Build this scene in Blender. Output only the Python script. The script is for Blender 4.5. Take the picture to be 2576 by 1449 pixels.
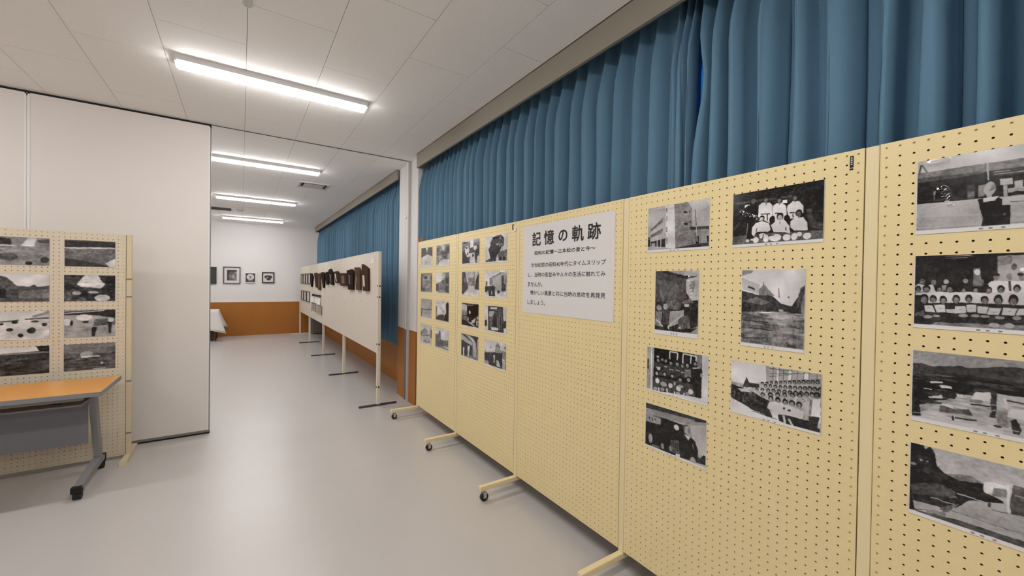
import bpy, bmesh, math
import numpy as np
from mathutils import Matrix, Vector

# ------------------------------------------------------------------ camera, world, exposure
for o in list(bpy.data.objects):
    bpy.data.objects.remove(o)
SC = bpy.context.scene
COL = SC.collection
CAM_H, YAW, PITCH, ROLL, FPX = 1.45, 0.58971888, -0.01090642, 0.01459721, 1018.444

def cam_axes(yaw, pitch, roll):
    f = np.array([math.sin(yaw) * math.cos(pitch), math.cos(yaw) * math.cos(pitch), math.sin(pitch)])
    r = np.array([math.cos(yaw), -math.sin(yaw), 0.0])
    u = np.cross(r, f)
    c, s = math.cos(roll), math.sin(roll)
    return c * r + s * u, -s * r + c * u, f

cr, cu, cf = cam_axes(YAW, PITCH, ROLL)
cam_data = bpy.data.cameras.new('camera')
cam_data.sensor_width = 36.0
cam_data.lens = FPX / 2576.0 * 36.0
cam_data.clip_start = 0.02
cam = bpy.data.objects.new('camera', cam_data)
COL.objects.link(cam)
cam.matrix_world = Matrix(((cr[0], cu[0], -cf[0], 0.0), (cr[1], cu[1], -cf[1], 0.0), (cr[2], cu[2], -cf[2], CAM_H), (0, 0, 0, 1)))
SC.camera = cam

world = bpy.data.worlds.new('world')
SC.world = world
world.use_nodes = True
wb = world.node_tree.nodes['Background']
wb.inputs[0].default_value = (0.03, 0.20, 0.62, 1)
wb.inputs[1].default_value = 0.65
SC.view_settings.view_transform = 'Standard'
SC.view_settings.look = 'None'
SC.view_settings.gamma = 1.0
SC.view_settings.use_curve_mapping = False
SC.view_settings.exposure = 0.0
LAMP_STRENGTH = 47.5
LAMP_COLOR = (1.0, 0.975, 0.965)

# ------------------------------------------------------------------ materials
MATS = {}

def mat(name, color, rough=0.6, spec=0.4, metal=0.0, noise=None, bump=None, emit=0.0, trans=0.0, sheen=0.0):
    """noise = (scale, amount, detail): slight colour mottling; bump = (scale, strength)."""
    m = bpy.data.materials.new(name)
    m.use_nodes = True
    nt = m.node_tree
    b = nt.nodes['Principled BSDF']
    b.inputs['Base Color'].default_value = (*color, 1)
    b.inputs['Roughness'].default_value = rough
    b.inputs['Specular IOR Level'].default_value = spec
    b.inputs['Metallic'].default_value = metal
    if trans:
        b.inputs['Transmission Weight'].default_value = trans
    if sheen:
        b.inputs['Sheen Weight'].default_value = sheen
        b.inputs['Sheen Roughness'].default_value = 0.5
    if emit:
        b.inputs['Emission Color'].default_value = (*color, 1)
        b.inputs['Emission Strength'].default_value = emit
    tc = nt.nodes.new('ShaderNodeTexCoord')
    if noise:
        n = nt.nodes.new('ShaderNodeTexNoise')
        n.inputs['Scale'].default_value = noise[0]
        n.inputs['Detail'].default_value = noise[2] if len(noise) > 2 else 3
        if len(noise) > 3:
            mp = nt.nodes.new('ShaderNodeMapping')
            mp.inputs['Scale'].default_value = noise[3]
            nt.links.new(tc.outputs['Object'], mp.inputs[0])
            nt.links.new(mp.outputs[0], n.inputs['Vector'])
        else:
            nt.links.new(tc.outputs['Object'], n.inputs['Vector'])
        mx = nt.nodes.new('ShaderNodeMix')
        mx.data_type = 'RGBA'
        a = noise[1]
        mx.inputs[6].default_value = (*[c * (1 - a) for c in color], 1)
        mx.inputs[7].default_value = (*[min(1, c * (1 + a)) for c in color], 1)
        nt.links.new(n.outputs[0], mx.inputs[0])
        nt.links.new(mx.outputs[2], b.inputs['Base Color'])
    if bump:
        n2 = nt.nodes.new('ShaderNodeTexNoise')
        n2.inputs['Scale'].default_value = bump[0]
        n2.inputs['Detail'].default_value = 2
        nt.links.new(tc.outputs['Object'], n2.inputs['Vector'])
        bp = nt.nodes.new('ShaderNodeBump')
        bp.inputs['Strength'].default_value = bump[1]
        bp.inputs['Distance'].default_value = 0.002
        nt.links.new(n2.outputs[0], bp.inputs['Height'])
        nt.links.new(bp.outputs[0], b.inputs['Normal'])
    MATS[name] = m
    return m

mat('floor_vinyl', (0.50, 0.475, 0.455), rough=0.30, spec=0.5, noise=(3.0, 0.03, 4), bump=(6.0, 0.05))
mat('wall_paint', (0.76, 0.735, 0.72), rough=0.75, spec=0.2, bump=(160, 0.12))
mat('ceiling_board', (0.92, 0.905, 0.885), rough=0.85, spec=0.1, noise=(90, 0.05, 2), bump=(140, 0.25))
mat('joint_dark', (0.45, 0.43, 0.41), rough=0.9, spec=0.1)
mat('partition_white', (0.75, 0.705, 0.665), rough=0.55, spec=0.3, bump=(120, 0.08))
mat('aluminium', (0.62, 0.61, 0.60), rough=0.35, spec=0.5, metal=0.85)
mat('jamb_grey', (0.50, 0.485, 0.475), rough=0.5, spec=0.4)
mat('edge_pale', (0.80, 0.78, 0.76), rough=0.35, spec=0.5)
mat('rubber_black', (0.012, 0.011, 0.010), rough=0.7, spec=0.3)
mat('seal_grey', (0.22, 0.205, 0.195), rough=0.5, spec=0.4)
mat('wainscot_brown', (0.37, 0.135, 0.020), rough=0.55, spec=0.35, noise=(4, 0.08, 4, (1, 1, 0.3)))
mat('wood_trim', (0.33, 0.16, 0.08), rough=0.5, spec=0.35, noise=(8, 0.15, 4, (4, 4, 0.4)))
mat('fascia_beige', (0.28, 0.25, 0.205), rough=0.6, spec=0.3)
mat('curtain_blue', (0.110, 0.208, 0.298), rough=0.9, spec=0.1, noise=(300, 0.10, 2), bump=(500, 0.15))
mat('peg_yellow', (0.77, 0.63, 0.335), rough=0.42, spec=0.4, noise=(2.0, 0.03, 3))
mat('peg_cream', (0.66, 0.575, 0.44), rough=0.45, spec=0.4)
mat('paint_cream', (0.76, 0.64, 0.38), rough=0.4, spec=0.45)
mat('post_pale', (0.64, 0.54, 0.37), rough=0.45, spec=0.4)
mat('post_tan', (0.36, 0.22, 0.12), rough=0.6, spec=0.3)
mat('chrome', (0.55, 0.54, 0.53), rough=0.25, spec=0.5, metal=0.9)
mat('wheel_black', (0.015, 0.014, 0.013), rough=0.5, spec=0.4)
mat('paper_white', (0.70, 0.675, 0.665), rough=0.6, spec=0.3)
mat('laminate_white', (0.72, 0.695, 0.695), rough=0.2, spec=0.5)
mat('ink_black', (0.012, 0.011, 0.012), rough=0.6, spec=0.3)
mat('board_offwhite', (0.60, 0.545, 0.465), rough=0.6, spec=0.3, noise=(3, 0.02, 3))
mat('board_post', (0.66, 0.59, 0.48), rough=0.5, spec=0.4)
mat('foot_dark', (0.06, 0.04, 0.035), rough=0.5, spec=0.4)
mat('slab_brown', (0.050, 0.027, 0.017), rough=0.9, spec=0.06, noise=(12, 0.3, 4, (1, 1, 5)))
mat('slab_light', (0.078, 0.044, 0.028), rough=0.9, spec=0.06, noise=(12, 0.25, 4, (1, 1, 5)))
mat('slab_dark', (0.018, 0.011, 0.009), rough=0.9, spec=0.06, noise=(12, 0.3, 4))
mat('insert_pale', (0.58, 0.52, 0.46), rough=0.6, spec=0.3)
mat('insert_grey', (0.15, 0.11, 0.09), rough=0.9, spec=0.06)
mat('cloth_grey', (0.30, 0.255, 0.225), rough=0.9, spec=0.1, noise=(40, 0.2, 3))
mat('lamp_body', (0.88, 0.85, 0.86), rough=0.5, spec=0.3)
mat('lamp_diffuser', LAMP_COLOR, rough=0.5, spec=0.2, emit=LAMP_STRENGTH)
mat('vent_white', (0.58, 0.565, 0.55), rough=0.5, spec=0.3)
mat('vent_dark', (0.05, 0.045, 0.042), rough=0.7, spec=0.2)
mat('table_orange', (0.70, 0.33, 0.085), rough=0.35, spec=0.45, noise=(5, 0.05, 4, (0.3, 4, 1)))
mat('table_grey', (0.23, 0.235, 0.24), rough=0.5, spec=0.35)
mat('panel_grey', (0.17, 0.17, 0.185), rough=0.5, spec=0.35)
mat('cloth_white', (0.74, 0.71, 0.68), rough=0.85, spec=0.1)
mat('box_dark', (0.07, 0.055, 0.045), rough=0.7, spec=0.2)
mat('cabinet_grey', (0.20, 0.185, 0.165), rough=0.6, spec=0.3)
mat('frame_black', (0.025, 0.02, 0.02), rough=0.4, spec=0.4)
mat('frame_grey', (0.10, 0.085, 0.075), rough=0.4, spec=0.4)
mat('frame_green', (0.035, 0.045, 0.043), rough=0.4, spec=0.4)
mat('glass', (0.9, 0.95, 1.0), rough=0.0, spec=0.5, trans=1.0)

def print_mat(name, rough, spec):
    m = bpy.data.materials.new(name)
    m.use_nodes = True
    nt = m.node_tree
    b = nt.nodes['Principled BSDF']
    a = nt.nodes.new('ShaderNodeAttribute')
    a.attribute_name = 'ink'
    nt.links.new(a.outputs['Color'], b.inputs['Base Color'])
    b.inputs['Roughness'].default_value = rough
    b.inputs['Specular IOR Level'].default_value = spec
    MATS[name] = m
print_mat('photo_print', 0.14, 0.4)
print_mat('matte_print', 0.5, 0.3)

# ------------------------------------------------------------------ helpers
def link(o, parent=None):
    COL.objects.link(o)
    if parent is not None:
        o.parent = parent
    return o

def tag(o, label, cat, group=None):
    o['label'] = label
    o['category'] = cat
    if group:
        o['group'] = group
    return o

def thing(name, label, cat, loc=(0, 0, 0), rz=0.0, group=None):
    o = bpy.data.objects.new(name, None)
    o.empty_display_size = 0.05
    link(o)
    o.location = loc
    o.rotation_euler = (0, 0, rz)
    return tag(o, label, cat, group)

def struct(o):
    o['kind'] = 'structure'
    return o

def mobj(name, verts, faces, m, parent=None, smooth=False, loc=None, rz=None):
    me = bpy.data.meshes.new(name)
    me.from_pydata([tuple(v) for v in verts], [], [tuple(f) for f in faces])
    me.materials.append(MATS[m])
    if smooth:
        me.polygons.foreach_set('use_smooth', [True] * len(me.polygons))
    me.update()
    o = bpy.data.objects.new(name, me)
    if loc is not None:
        o.location = loc
    if rz is not None:
        o.rotation_euler = (0, 0, rz)
    return link(o, parent)

def inst(name, me, parent=None, loc=(0, 0, 0), rz=0.0):
    o = bpy.data.objects.new(name, me)
    o.location = loc
    o.rotation_euler = (0, 0, rz)
    return link(o, parent)

BOXF = [(0, 3, 2, 1), (4, 5, 6, 7), (0, 1, 5, 4), (1, 2, 6, 5), (2, 3, 7, 6), (3, 0, 4, 7)]

def boxv(x0, x1, y0, y1, z0, z1):
    return [(x0, y0, z0), (x1, y0, z0), (x1, y1, z0), (x0, y1, z0), (x0, y0, z1), (x1, y0, z1), (x1, y1, z1), (x0, y1, z1)]

def box(name, b, m, parent=None, bevel=0.0):
    o = mobj(name, boxv(*b), BOXF, m, parent)
    if bevel:
        bm = bmesh.new()
        bm.from_mesh(o.data)
        bmesh.ops.bevel(bm, geom=bm.edges[:], offset=bevel, segments=2, affect='EDGES', profile=0.5)
        bm.to_mesh(o.data)
        bm.free()
    return o

def boxes(name, bs, m, parent=None):
    v, f = [], []
    for b in bs:
        n = len(v)
        v += boxv(*b)
        f += [tuple(i + n for i in q) for q in BOXF]
    return mobj(name, v, f, m, parent)

def prism(name, pts, axis, a0, a1, m, parent=None, smooth=False):
    """outline pts extruded along axis ('x': pts=(y,z); 'y': pts=(x,z); 'z': pts=(x,y))."""
    def P(p, a):
        return {'x': (a, p[0], p[1]), 'y': (p[0], a, p[1]), 'z': (p[0], p[1], a)}[axis]
    n = len(pts)
    v = [P(p, a0) for p in pts] + [P(p, a1) for p in pts]
    f = [tuple(range(n)), tuple(range(2 * n - 1, n - 1, -1))] + [(i, n + i, n + (i + 1) % n, (i + 1) % n) for i in range(n)]
    o = mobj(name, v, f, m, parent, smooth)
    bm = bmesh.new()
    bm.from_mesh(o.data)
    bmesh.ops.recalc_face_normals(bm, faces=bm.faces[:])
    bm.to_mesh(o.data)
    bm.free()
    return o

def disc_cyl(name, c, r, axis, h, m, parent=None, n=20, r2=None):
    r2 = r if r2 is None else r2
    v, f = [], []
    for k, (a, rr) in enumerate(((-h / 2, r), (h / 2, r2))):
        for i in range(n):
            t = 2 * math.pi * i / n
            p = (rr * math.cos(t), rr * math.sin(t))
            v.append({'x': (c[0] + a, c[1] + p[0], c[2] + p[1]), 'y': (c[0] + p[0], c[1] + a, c[2] + p[1]), 'z': (c[0] + p[0], c[1] + p[1], c[2] + a)}[axis])
    f = [tuple(range(n)), tuple(range(2 * n - 1, n - 1, -1))] + [(i, n + i, n + (i + 1) % n, (i + 1) % n) for i in range(n)]
    o = mobj(name, v, f, m, parent)
    bm = bmesh.new()
    bm.from_mesh(o.data)
    bmesh.ops.recalc_face_normals(bm, faces=bm.faces[:])
    bm.to_mesh(o.data)
    bm.free()
    return o

# ------------------------------------------------------------------ the room
XL, XR, YF, YB, ZC = -4.3, 1.90, -3.6, 12.6, 2.90
PART_Y = 4.75
WAIN = 0.87
struct(box('floor', (XL - .1, XR + .1, YF - .1, YB + .1, -0.06, 0.0), 'floor_vinyl'))
struct(box('wall_left', (XL - .1, XL, YF, YB, 0, 3.0), 'wall_paint'))
struct(box('wall_front', (XL - .1, XR + .1, YF - .1, YF, 0, 3.0), 'wall_paint'))
wbk = struct(box('wall_back', (XL - .1, XR + .1, YB, YB + .1, 0, 3.0), 'wall_paint'))
box('wainscot', (XL, XR, YB - 0.012, YB, 0.0, WAIN), 'wainscot_brown', wbk)
box('dado_cap', (XL, XR, YB - 0.018, YB, WAIN, WAIN + 0.015), 'edge_pale', wbk)
WIN = [(-1.4, 4.15), (5.45, 12.1)]
SILL, HEAD = 0.95, 2.62
segs = [(XR, XR + .12, YF, YB, 0, SILL), (XR, XR + .12, YF, YB, HEAD, 3.0), (XR, XR + .12, YF, WIN[0][0], SILL, HEAD),
        (XR, XR + .12, WIN[0][1], WIN[1][0], SILL, HEAD), (XR, XR + .12, WIN[1][1], YB, SILL, HEAD)]
wr = struct(boxes('wall_right', segs, 'wall_paint'))
box('wainscot', (XR - 0.012, XR, 5.19, YB - 0.012, 0, WAIN), 'wainscot_brown', wr)
box('wainscot', (XR - 0.012, XR, YF, 4.53, 0, WAIN), 'wainscot_brown', wr)
for k, (a, b) in enumerate(WIN):
    w = bpy.data.objects.new('window_%d' % (k + 1), None)
    link(w)
    w.location = (XR + .05, a, SILL)
    struct(w)
    n = 3 if k == 0 else 4
    L = b - a
    box('window_frame', (-.03, .03, 0, L, 0, .05), 'aluminium', w)
    box('window_frame', (-.03, .03, 0, L, HEAD - SILL - .05, HEAD - SILL), 'aluminium', w)
    for i in range(n + 1):
        y = L * i / n
        y0, y1 = max(0, y - .025), min(L, y + .025)
        box('mullion', (-.03, .03, y0, y1, .05, HEAD - SILL - .05), 'aluminium', w)
        if i < n:
            box('pane', (-.004, .004, y1, L * (i + 1) / n - .025, .05, HEAD - SILL - .05), 'glass', w)

# pier between the two windows; the folding partition closes against it
pier = struct(box('wall_pier', (1.70, XR, 4.53, 5.19, WAIN, 3.0), 'wall_paint'))
box('wainscot', (1.695, XR, 4.53, 5.19, 0.0, WAIN), 'wainscot_brown', pier)
box('jamb_strip', (1.672, 1.70, 4.765, 4.795, 0.0, ZC), 'jamb_grey', pier)
box('jamb_strip', (1.676, 1.70, 4.795, 4.875, WAIN, ZC), 'wall_paint', pier)
box('jamb_strip', (1.678, 1.695, 4.87, 4.885, 0, ZC), 'seal_grey', pier)
tr = struct(box('trim_3', (1.72, 1.80, 5.19, 5.25, 0.0, 1.93), 'wood_trim'))

# ceiling: backing slab plus individual plasterboard tiles in running bond
ceil = struct(box('ceiling', (XL - .1, XR + .1, YF - .1, YB + .1, ZC + .006, ZC + .08), 'joint_dark'))
xe = [XL] + [0.02 + 0.435 * k for k in range(-9, 4)] + [1.642]
G = 0.0013
for ci in range(len(xe) - 1):
    k = ci - 10
    ph = 2.565 if k % 2 == 0 else 2.12
    ys = [YF]
    y = ph - 0.89 * 8
    cuts = []
    while y < YB:
        if y > YF + .05:
            cuts.append(y)
        y += 0.89
    edges = sorted([YF, YB] + [c for c in cuts if abs(c - PART_Y) > .12 and c < YB - .05])
    spans = []
    for a, b in zip(edges[:-1], edges[1:]):
        if a < PART_Y < b:
            spans += [(a, PART_Y - .018), (PART_Y + .018, b)]
        else:
            spans.append((a, b))
    for a, b in spans:
        box('ceiling_tile', (xe[ci] + G, xe[ci + 1] - G, a + G, b - G, ZC, ZC + .006), 'ceiling_board', ceil)
box('ceiling_strip', (1.642, XR, YF, YB, ZC + .0005, ZC + .006), 'ceiling_board', ceil)
box('track_slot', (XL, 1.69, PART_Y - .010, PART_Y + .010, ZC + .001, ZC + .006), 'rubber_black', ceil)
box('track_edge', (XL, 1.69, PART_Y - .018, PART_Y - .010, ZC - .003, ZC + .006), 'vent_white', ceil)
box('track_edge', (XL, 1.69, PART_Y + .010, PART_Y + .018, ZC - .003, ZC + .006), 'seal_grey', ceil)

# curtain boxes (hanging fascia boards) in front of the windows
t1 = struct(box('trim_1', (1.642, 1.662, YF, 4.43, 2.742, ZC), 'fascia_beige'))
box('fascia_end', (1.662, XR, 4.41, 4.43, 2.742, ZC), 'fascia_beige', t1)
box('shadow_line', (1.640, 1.642, YF, 4.43, ZC - .006, ZC), 'foot_dark', t1)  # dark strip painting the shadow line where fascia meets ceiling
t2 = struct(box('trim_2', (1.665, 1.685, 5.19, 12.2, 2.772, ZC), 'fascia_beige'))
box('fascia_end', (1.685, XR, 12.18, 12.2, 2.772, ZC), 'fascia_beige', t2)
box('shadow_line', (1.663, 1.665, 5.19, 12.2, ZC - .006, ZC), 'foot_dark', t2)  # same painted shadow line on the far fascia

# ------------------------------------------------------------------ ceiling lamps and ceiling fittings
def ceiling_lamp(x, y, label, group=None):
    t = thing('ceiling_lamp', label, 'ceiling lamp', (x, y, ZC), 0, group)
    L, w0, w1 = 0.605, 0.060, 0.063
    prism('housing', [(-w0, 0), (w0, 0), (w1, -.034), (-w1, -.034)], 'x', -L, L, 'lamp_body', t)
    prof = []
    for i in range(9):
        a = math.pi * i / 8
        prof.append((-math.cos(a) * (w1 - .005), -.034 - .028 * math.sin(a) ** 0.7))
    prism('diffuser', prof, 'x', -L + .012, L - .012, 'lamp_diffuser', t)
    prism('end_cap', [(-w1, -.0335), (w1, -.0335), (w1 * .9, -.042), (-w1 * .9, -.042)], 'x', L - .012, L, 'lamp_body', t)
    prism('end_cap', [(-w1, -.0335), (w1, -.0335), (w1 * .9, -.042), (-w1 * .9, -.042)], 'x', -L, -L + .012, 'lamp_body', t)
    return t

LX = 0.238
ceiling_lamp(LX, 3.455, 'lit linear ceiling lamp in front of the white folding partition')
ceiling_lamp(LX + .01, 5.90, 'lit linear ceiling lamp just beyond the partition, before the square ceiling vent')
ceiling_lamp(LX, 8.60, 'lit linear ceiling lamp between the white ceiling vent and the dark vent')
ceiling_lamp(LX, 11.35, 'lit linear ceiling lamp closest to the end wall with framed pictures')
for x, y in ((LX, 0.72), (LX, -2.0), (-2.55, 3.455), (-2.55, 0.72), (-2.55, -2.0), (-2.55, 5.90), (-2.55, 8.60), (-2.55, 11.35)):
    ceiling_lamp(x, y, 'lit linear ceiling lamp further along the rows on the ceiling', 'ceiling lamps outside the view')

t = thing('ceiling_vent', 'white rectangular ceiling vent with lowered flap beyond the partition', 'vent', (0.905, 6.80, ZC))
box('vent_frame', (-.205, .205, -.18, -.15, -.018, 0), 'vent_white', t)
box('vent_frame', (-.205, .205, .15, .18, -.018, 0), 'vent_white', t)
box('vent_frame', (-.205, -.175, -.15, .15, -.018, 0), 'vent_white', t)
box('vent_frame', (.175, .205, -.15, .15, -.018, 0), 'vent_white', t)
box('vent_opening', (-.175, .175, -.15, .15, -.004, 0), 'vent_dark', t)
box('vent_flap', (-.135, .135, -.10, .15, -.016, -.004), 'vent_white', t, .002)
t = thing('ceiling_vent', 'dark slotted ceiling vent beside the small round detector', 'vent', (-0.40, 10.18, ZC))
box('vent_frame', (-.24, .24, -.20, .20, -.012, 0), 'vent_white', t)
for i in range(4):
    box('vent_slot', (-.22, .22, -.17 + i * .088, -.17 + i * .088 + .075, -.017, -.012), 'vent_dark', t)
t = thing('smoke_detector', 'small round white detector on the ceiling beside the dark vent', 'detector', (-0.03, 10.12, ZC))
disc_cyl('base', (0, 0, -.010), .07, 'z', .02, 'vent_white', t, 24)
disc_cyl('cap', (0, 0, -.030), .045, 'z', .02, 'vent_white', t, 24, .05)
t = thing('ceiling_sensor', 'small white sensor box on the near ceiling boards', 'sensor', (0.018, 2.53, ZC))
box('base', (-.022, .022, -.045, .045, -.010, 0), 'vent_white', t, .003)
box('cover', (-.016, .016, -.035, .035, -.022, -.010), 'vent_white', t, .004)

# ------------------------------------------------------------------ folding partition
def partition_panel(x0, x1, label):
    t = thing('partition_panel', label, 'partition', (x0, PART_Y, 0))
    w = x1 - x0
    box('panel_leaf', (.012, w - .016, -.022, .022, .036, ZC - .022), 'partition_white', t)
    box('edge_strip', (w - .016, w - .007, -.024, .024, .036, ZC - .03), 'edge_pale', t)
    box('edge_strip', (0.0, .012, -.025, .024, .036, ZC - .03), 'edge_pale', t)
    box('edge_seal', (w - .007, w, -.020, .016, .02, ZC - .02), 'seal_grey' if x1 > -1 else 'edge_pale', t)
    box('floor_seal', (.006, w - .004, -.020, .020, .012, .036), 'seal_grey', t)
    box('floor_gasket', (.004, w, -.022, .022, 0.0, .014), 'rubber_black', t)
    box('top_shadow_seal', (0, w, -.015, .015, ZC - .022, ZC - .003), 'rubber_black', t)  # black top seal, painting in the track's shadow above the leaf
    box('hanger', (w - .03, w + .0, -.02, .02, ZC - .04, ZC - .022), 'rubber_black', t)
    return t
partition_panel(-1.386, -0.24, 'white folding partition leaf beside the open gap')
partition_panel(-2.534, -1.387, 'white folding partition leaf behind the pegboard, second from the open gap')
partition_panel(-3.682, -2.538, 'white folding partition leaf, third from the open gap')
partition_panel(XL, -3.686, 'short white folding partition leaf at the far side wall')

t = thing('call_button', 'small round white button fitting on the white pier', 'button', (1.676, 4.855, 2.24))
disc_cyl('rim', (-.005, 0, 0), .022, 'x', .01, 'edge_pale', t, 18)
disc_cyl('knob', (-.014, 0, 0), .012, 'x', .01, 'edge_pale', t, 14)

# ------------------------------------------------------------------ curtains
def curtain(label, ridges, xm, ztop, zbot, seed, amp=0.042, bow=0.0):
    rng = np.random.RandomState(seed)
    S, NZ = 14, 22
    ph = []
    for i in range(len(ridges) - 1):
        for k in range(S):
            f = k / S
            ph.append((i + f, ridges[i] + (ridges[i + 1] - ridges[i]) * f))
    ph.append((len(ridges) - 1, ridges[-1]))
    ra = 0.75 + 0.5 * rng.rand(len(ridges) + 1)
    rw = (rng.rand(len(ridges) + 1) - .5)
    rd = (rng.rand(len(ridges) + 1) - .5)
    rp = 0.55 + 0.9 * rng.rand(len(ridges) + 1)
    V = []
    for j in range(NZ):
        f = j / (NZ - 1)
        f = f ** 1.6
        z = ztop + (zbot - ztop) * f
        d = ztop - z
        grow = min(1.0, max(0.0, (d - .07) / 0.32))
        grow = grow * grow * (3 - 2 * grow)
        for s, y in ph:
            i = int(s)
            fr = s - i
            A = amp * ((ra[i] * (1 - fr) + ra[i + 1] * fr))
            c = 0.5 + 0.5 * math.cos(2 * math.pi * s)
            ex = rp[i] if fr < .5 else rp[i + 1]
            q = min(1.0, max(0.0, (c - .30 * ex) / .42))
            full = .88 * q * q * (3 - 2 * q) + .12 * c
            pinch = c ** 4
            prof = pinch * 0.55 * (1 - grow) + full * grow
            wob = 0.006 * math.sin(3.1 * z + 9 * rw[i]) * grow
            yy = y + 0.016 * math.sin(4 * math.pi * s + .6) * grow * (0.6 + rw[i]) + 0.018 * rd[i] * f * math.sin(2 * math.pi * fr) + wob
            if bow and s < 1.0:
                yy += bow * (1 - math.exp(-((z - 2.36) / .2) ** 2)) * max(0, 1 - 1.6 * s)
            V.append((xm - 2 * A * (prof - 0.5) + 0.010 * rw[i] * math.sin(2 * math.pi * (s * 2.0)) * grow, yy, z))
    n = len(ph)
    F = [(j * n + i, j * n + i + 1, (j + 1) * n + i + 1, (j + 1) * n + i) for j in range(NZ - 1) for i in range(n - 1)]
    o = thing('curtain', label, 'curtain', (xm, (ridges[0] + ridges[-1]) / 2, zbot), 0, None)
    c = mobj('drape', [(v[0] - xm, v[1] - o.location[1], v[2] - zbot) for v in V], F, 'curtain_blue', o, True)
    md = c.modifiers.new('thickness', 'SOLIDIFY')
    md.thickness = 0.0022
    ys = [ridges[0], ridges[-1]]
    box('hem', (0.018, 0.024, min(ys) - o.location[1] + .02, max(ys) - o.location[1] - .02, ztop - zbot - .05, ztop - zbot), 'curtain_blue', o)
    return o
near_r = [4.515, 4.413, 4.27, 4.168, 4.047, 3.912, 3.815, 3.717, 3.615, 3.519, 3.385, 3.274, 3.154, 3.005, 2.893, 2.78, 2.661, 2.534, 2.41, 2.298,
          2.167, 2.054, 1.915, 1.814, 1.679, 1.558, 1.434, 1.326, 1.198, 1.155, 1.112]
curtain('blue pleated curtain between the white pier and the bright gap, behind the lettered poster', near_r, 1.762, 2.88, 0.60, 3, 0.055)
r2 = [1.030, 0.995, 0.915, 0.80, 0.685, 0.575, 0.43, 0.325, 0.22, 0.11]
while r2[-1] > -1.5:
    r2.append(r2[-1] - 0.11 - 0.03 * abs(math.sin(7 * r2[-1])))
curtain('blue pleated curtain on the other side of the bright gap, above the largest photographs', r2, 1.762, 2.88, 0.60, 8, 0.058, 0.045)
far1, far2 = [5.215], [8.75]
while far1[-1] < 8.68:
    far1.append(far1[-1] + 0.105 + 0.04 * abs(math.sin(5 * far1[-1])))
while far2[-1] < 12.1:
    far2.append(far2[-1] + 0.12 + 0.05 * abs(math.sin(4 * far2[-1])))
curtain('blue pleated curtain beside the white pier, behind the off-white display boards', far1, 1.775, 2.88, 0.61, 5, 0.048)
curtain('blue pleated curtain reaching to the end wall with framed pictures', far2, 1.775, 2.88, 0.61, 11, 0.048)

# ------------------------------------------------------------------ pegboard panels
PW, PH = 0.912, 1.77
NC, NR = 31, 61

def peg_mesh():
    pw, ph, r, dep = PW / NC, PH / NR, 0.0031, 0.004
    oct_ = [(r * math.cos(math.pi / 4 * i), r * math.sin(math.pi / 4 * i)) for i in range(8)]
    hw, hh = pw / 2, ph / 2
    out = [(hw, 0), (hw, hh), (0, hh), (-hw, hh), (-hw, 0), (-hw, -hh), (0, -hh), (hw, -hh)]
    V, F = [], []
    for a in range(NC):
        for b in range(NR):
            cx, cz = (a + .5) * pw, (b + .5) * ph
            n = len(V)
            V += [(cx + p[0], 0, cz + p[1]) for p in out]
            V += [(cx + p[0], 0, cz + p[1]) for p in oct_]
            V += [(cx + p[0], dep, cz + p[1]) for p in oct_]
            for i in range(8):
                j = (i + 1) % 8
                F.append((n + i, n + 8 + i, n + 8 + j, n + j)[::-1])
                F.append((n + 8 + i, n + 16 + i, n + 16 + j, n + 8 + j)[::-1])
    n = len(V)
    V += [(0, 0, 0), (PW, 0, 0), (PW, 0, PH), (0, 0, PH), (0, dep, 0), (PW, dep, 0), (PW, dep, PH), (0, dep, PH)]
    F += [tuple(n + i for i in q) for q in ((0, 1, 5, 4), (1, 2, 6, 5), (2, 3, 7, 6), (3, 0, 4, 7))]
    me = bpy.data.meshes.new('face_board')
    me.from_pydata(V, [], [q[::-1] for q in F])
    return me
PEG = peg_mesh()
PEG_Y, PEG_C = PEG.copy(), PEG.copy()
PEG_Y.materials.append(MATS['peg_yellow'])
PEG_C.materials.append(MATS['peg_cream'])

def caster(parent, x, y):
    w = disc_cyl('caster', (x, y, .028), .028, 'x', .020, 'wheel_black', parent, 22)
    disc_cyl('hub', (x, y, .028), .010, 'x', .0245, 'chrome', w, 14)
    boxes('fork', [(x - .016, x - .0125, y - .012, y + .012, .022, .060), (x + .0125, x + .016, y - .012, y + .012, .022, .060), (x - .016, x + .016, y - .014, y + .014, .058, .062)], 'chrome', w)
    disc_cyl('stem', (x, y, .068), .007, 'z', .014, 'chrome', w, 10)

def foot(parent, x, m, ztop=.104, zb=.074, front=-.28, back=.28):
    box('foot_bar', (x - .016, x + .016, front, back, zb, ztop), m, parent, .004)

def display_panel(name, label, loc, rz, zb, face, frame, wheels=True, left_post=False, group=None):
    t = thing(name, label, 'display panel', loc, rz, group)
    inst('face_board', face, t, (0, 0, zb))
    fm, pm = ('peg_yellow', 'paint_cream') if frame == 'y' else ('peg_cream', 'post_pale')
    boxes('inner_frame', [(0, .026, .0045, .026, zb, zb + PH), (PW - .026, PW, .0045, .026, zb, zb + PH), (.026, PW - .026, .0045, .026, zb, zb + .024), (.026, PW - .026, .0045, .026, zb + PH - .024, zb + PH)], fm, t)
    box('rear_board', (0, PW, .026, .030, zb, zb + PH), fm, t)
    posts = [PW + .019] + ([-.019] if left_post else [])
    for px in posts:
        box('post', (px - .0165, px + .0165, 0.0, .032, .09 if wheels else .03, zb + PH + .0), pm, t, .003)
        if wheels:
            foot(t, px, pm)
            caster(t, px, -.245)
            caster(t, px, .225)
    return t
RZ = -math.pi / 2
PY = [4.21, 3.255, 2.303, 1.353, 0.404]
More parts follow.
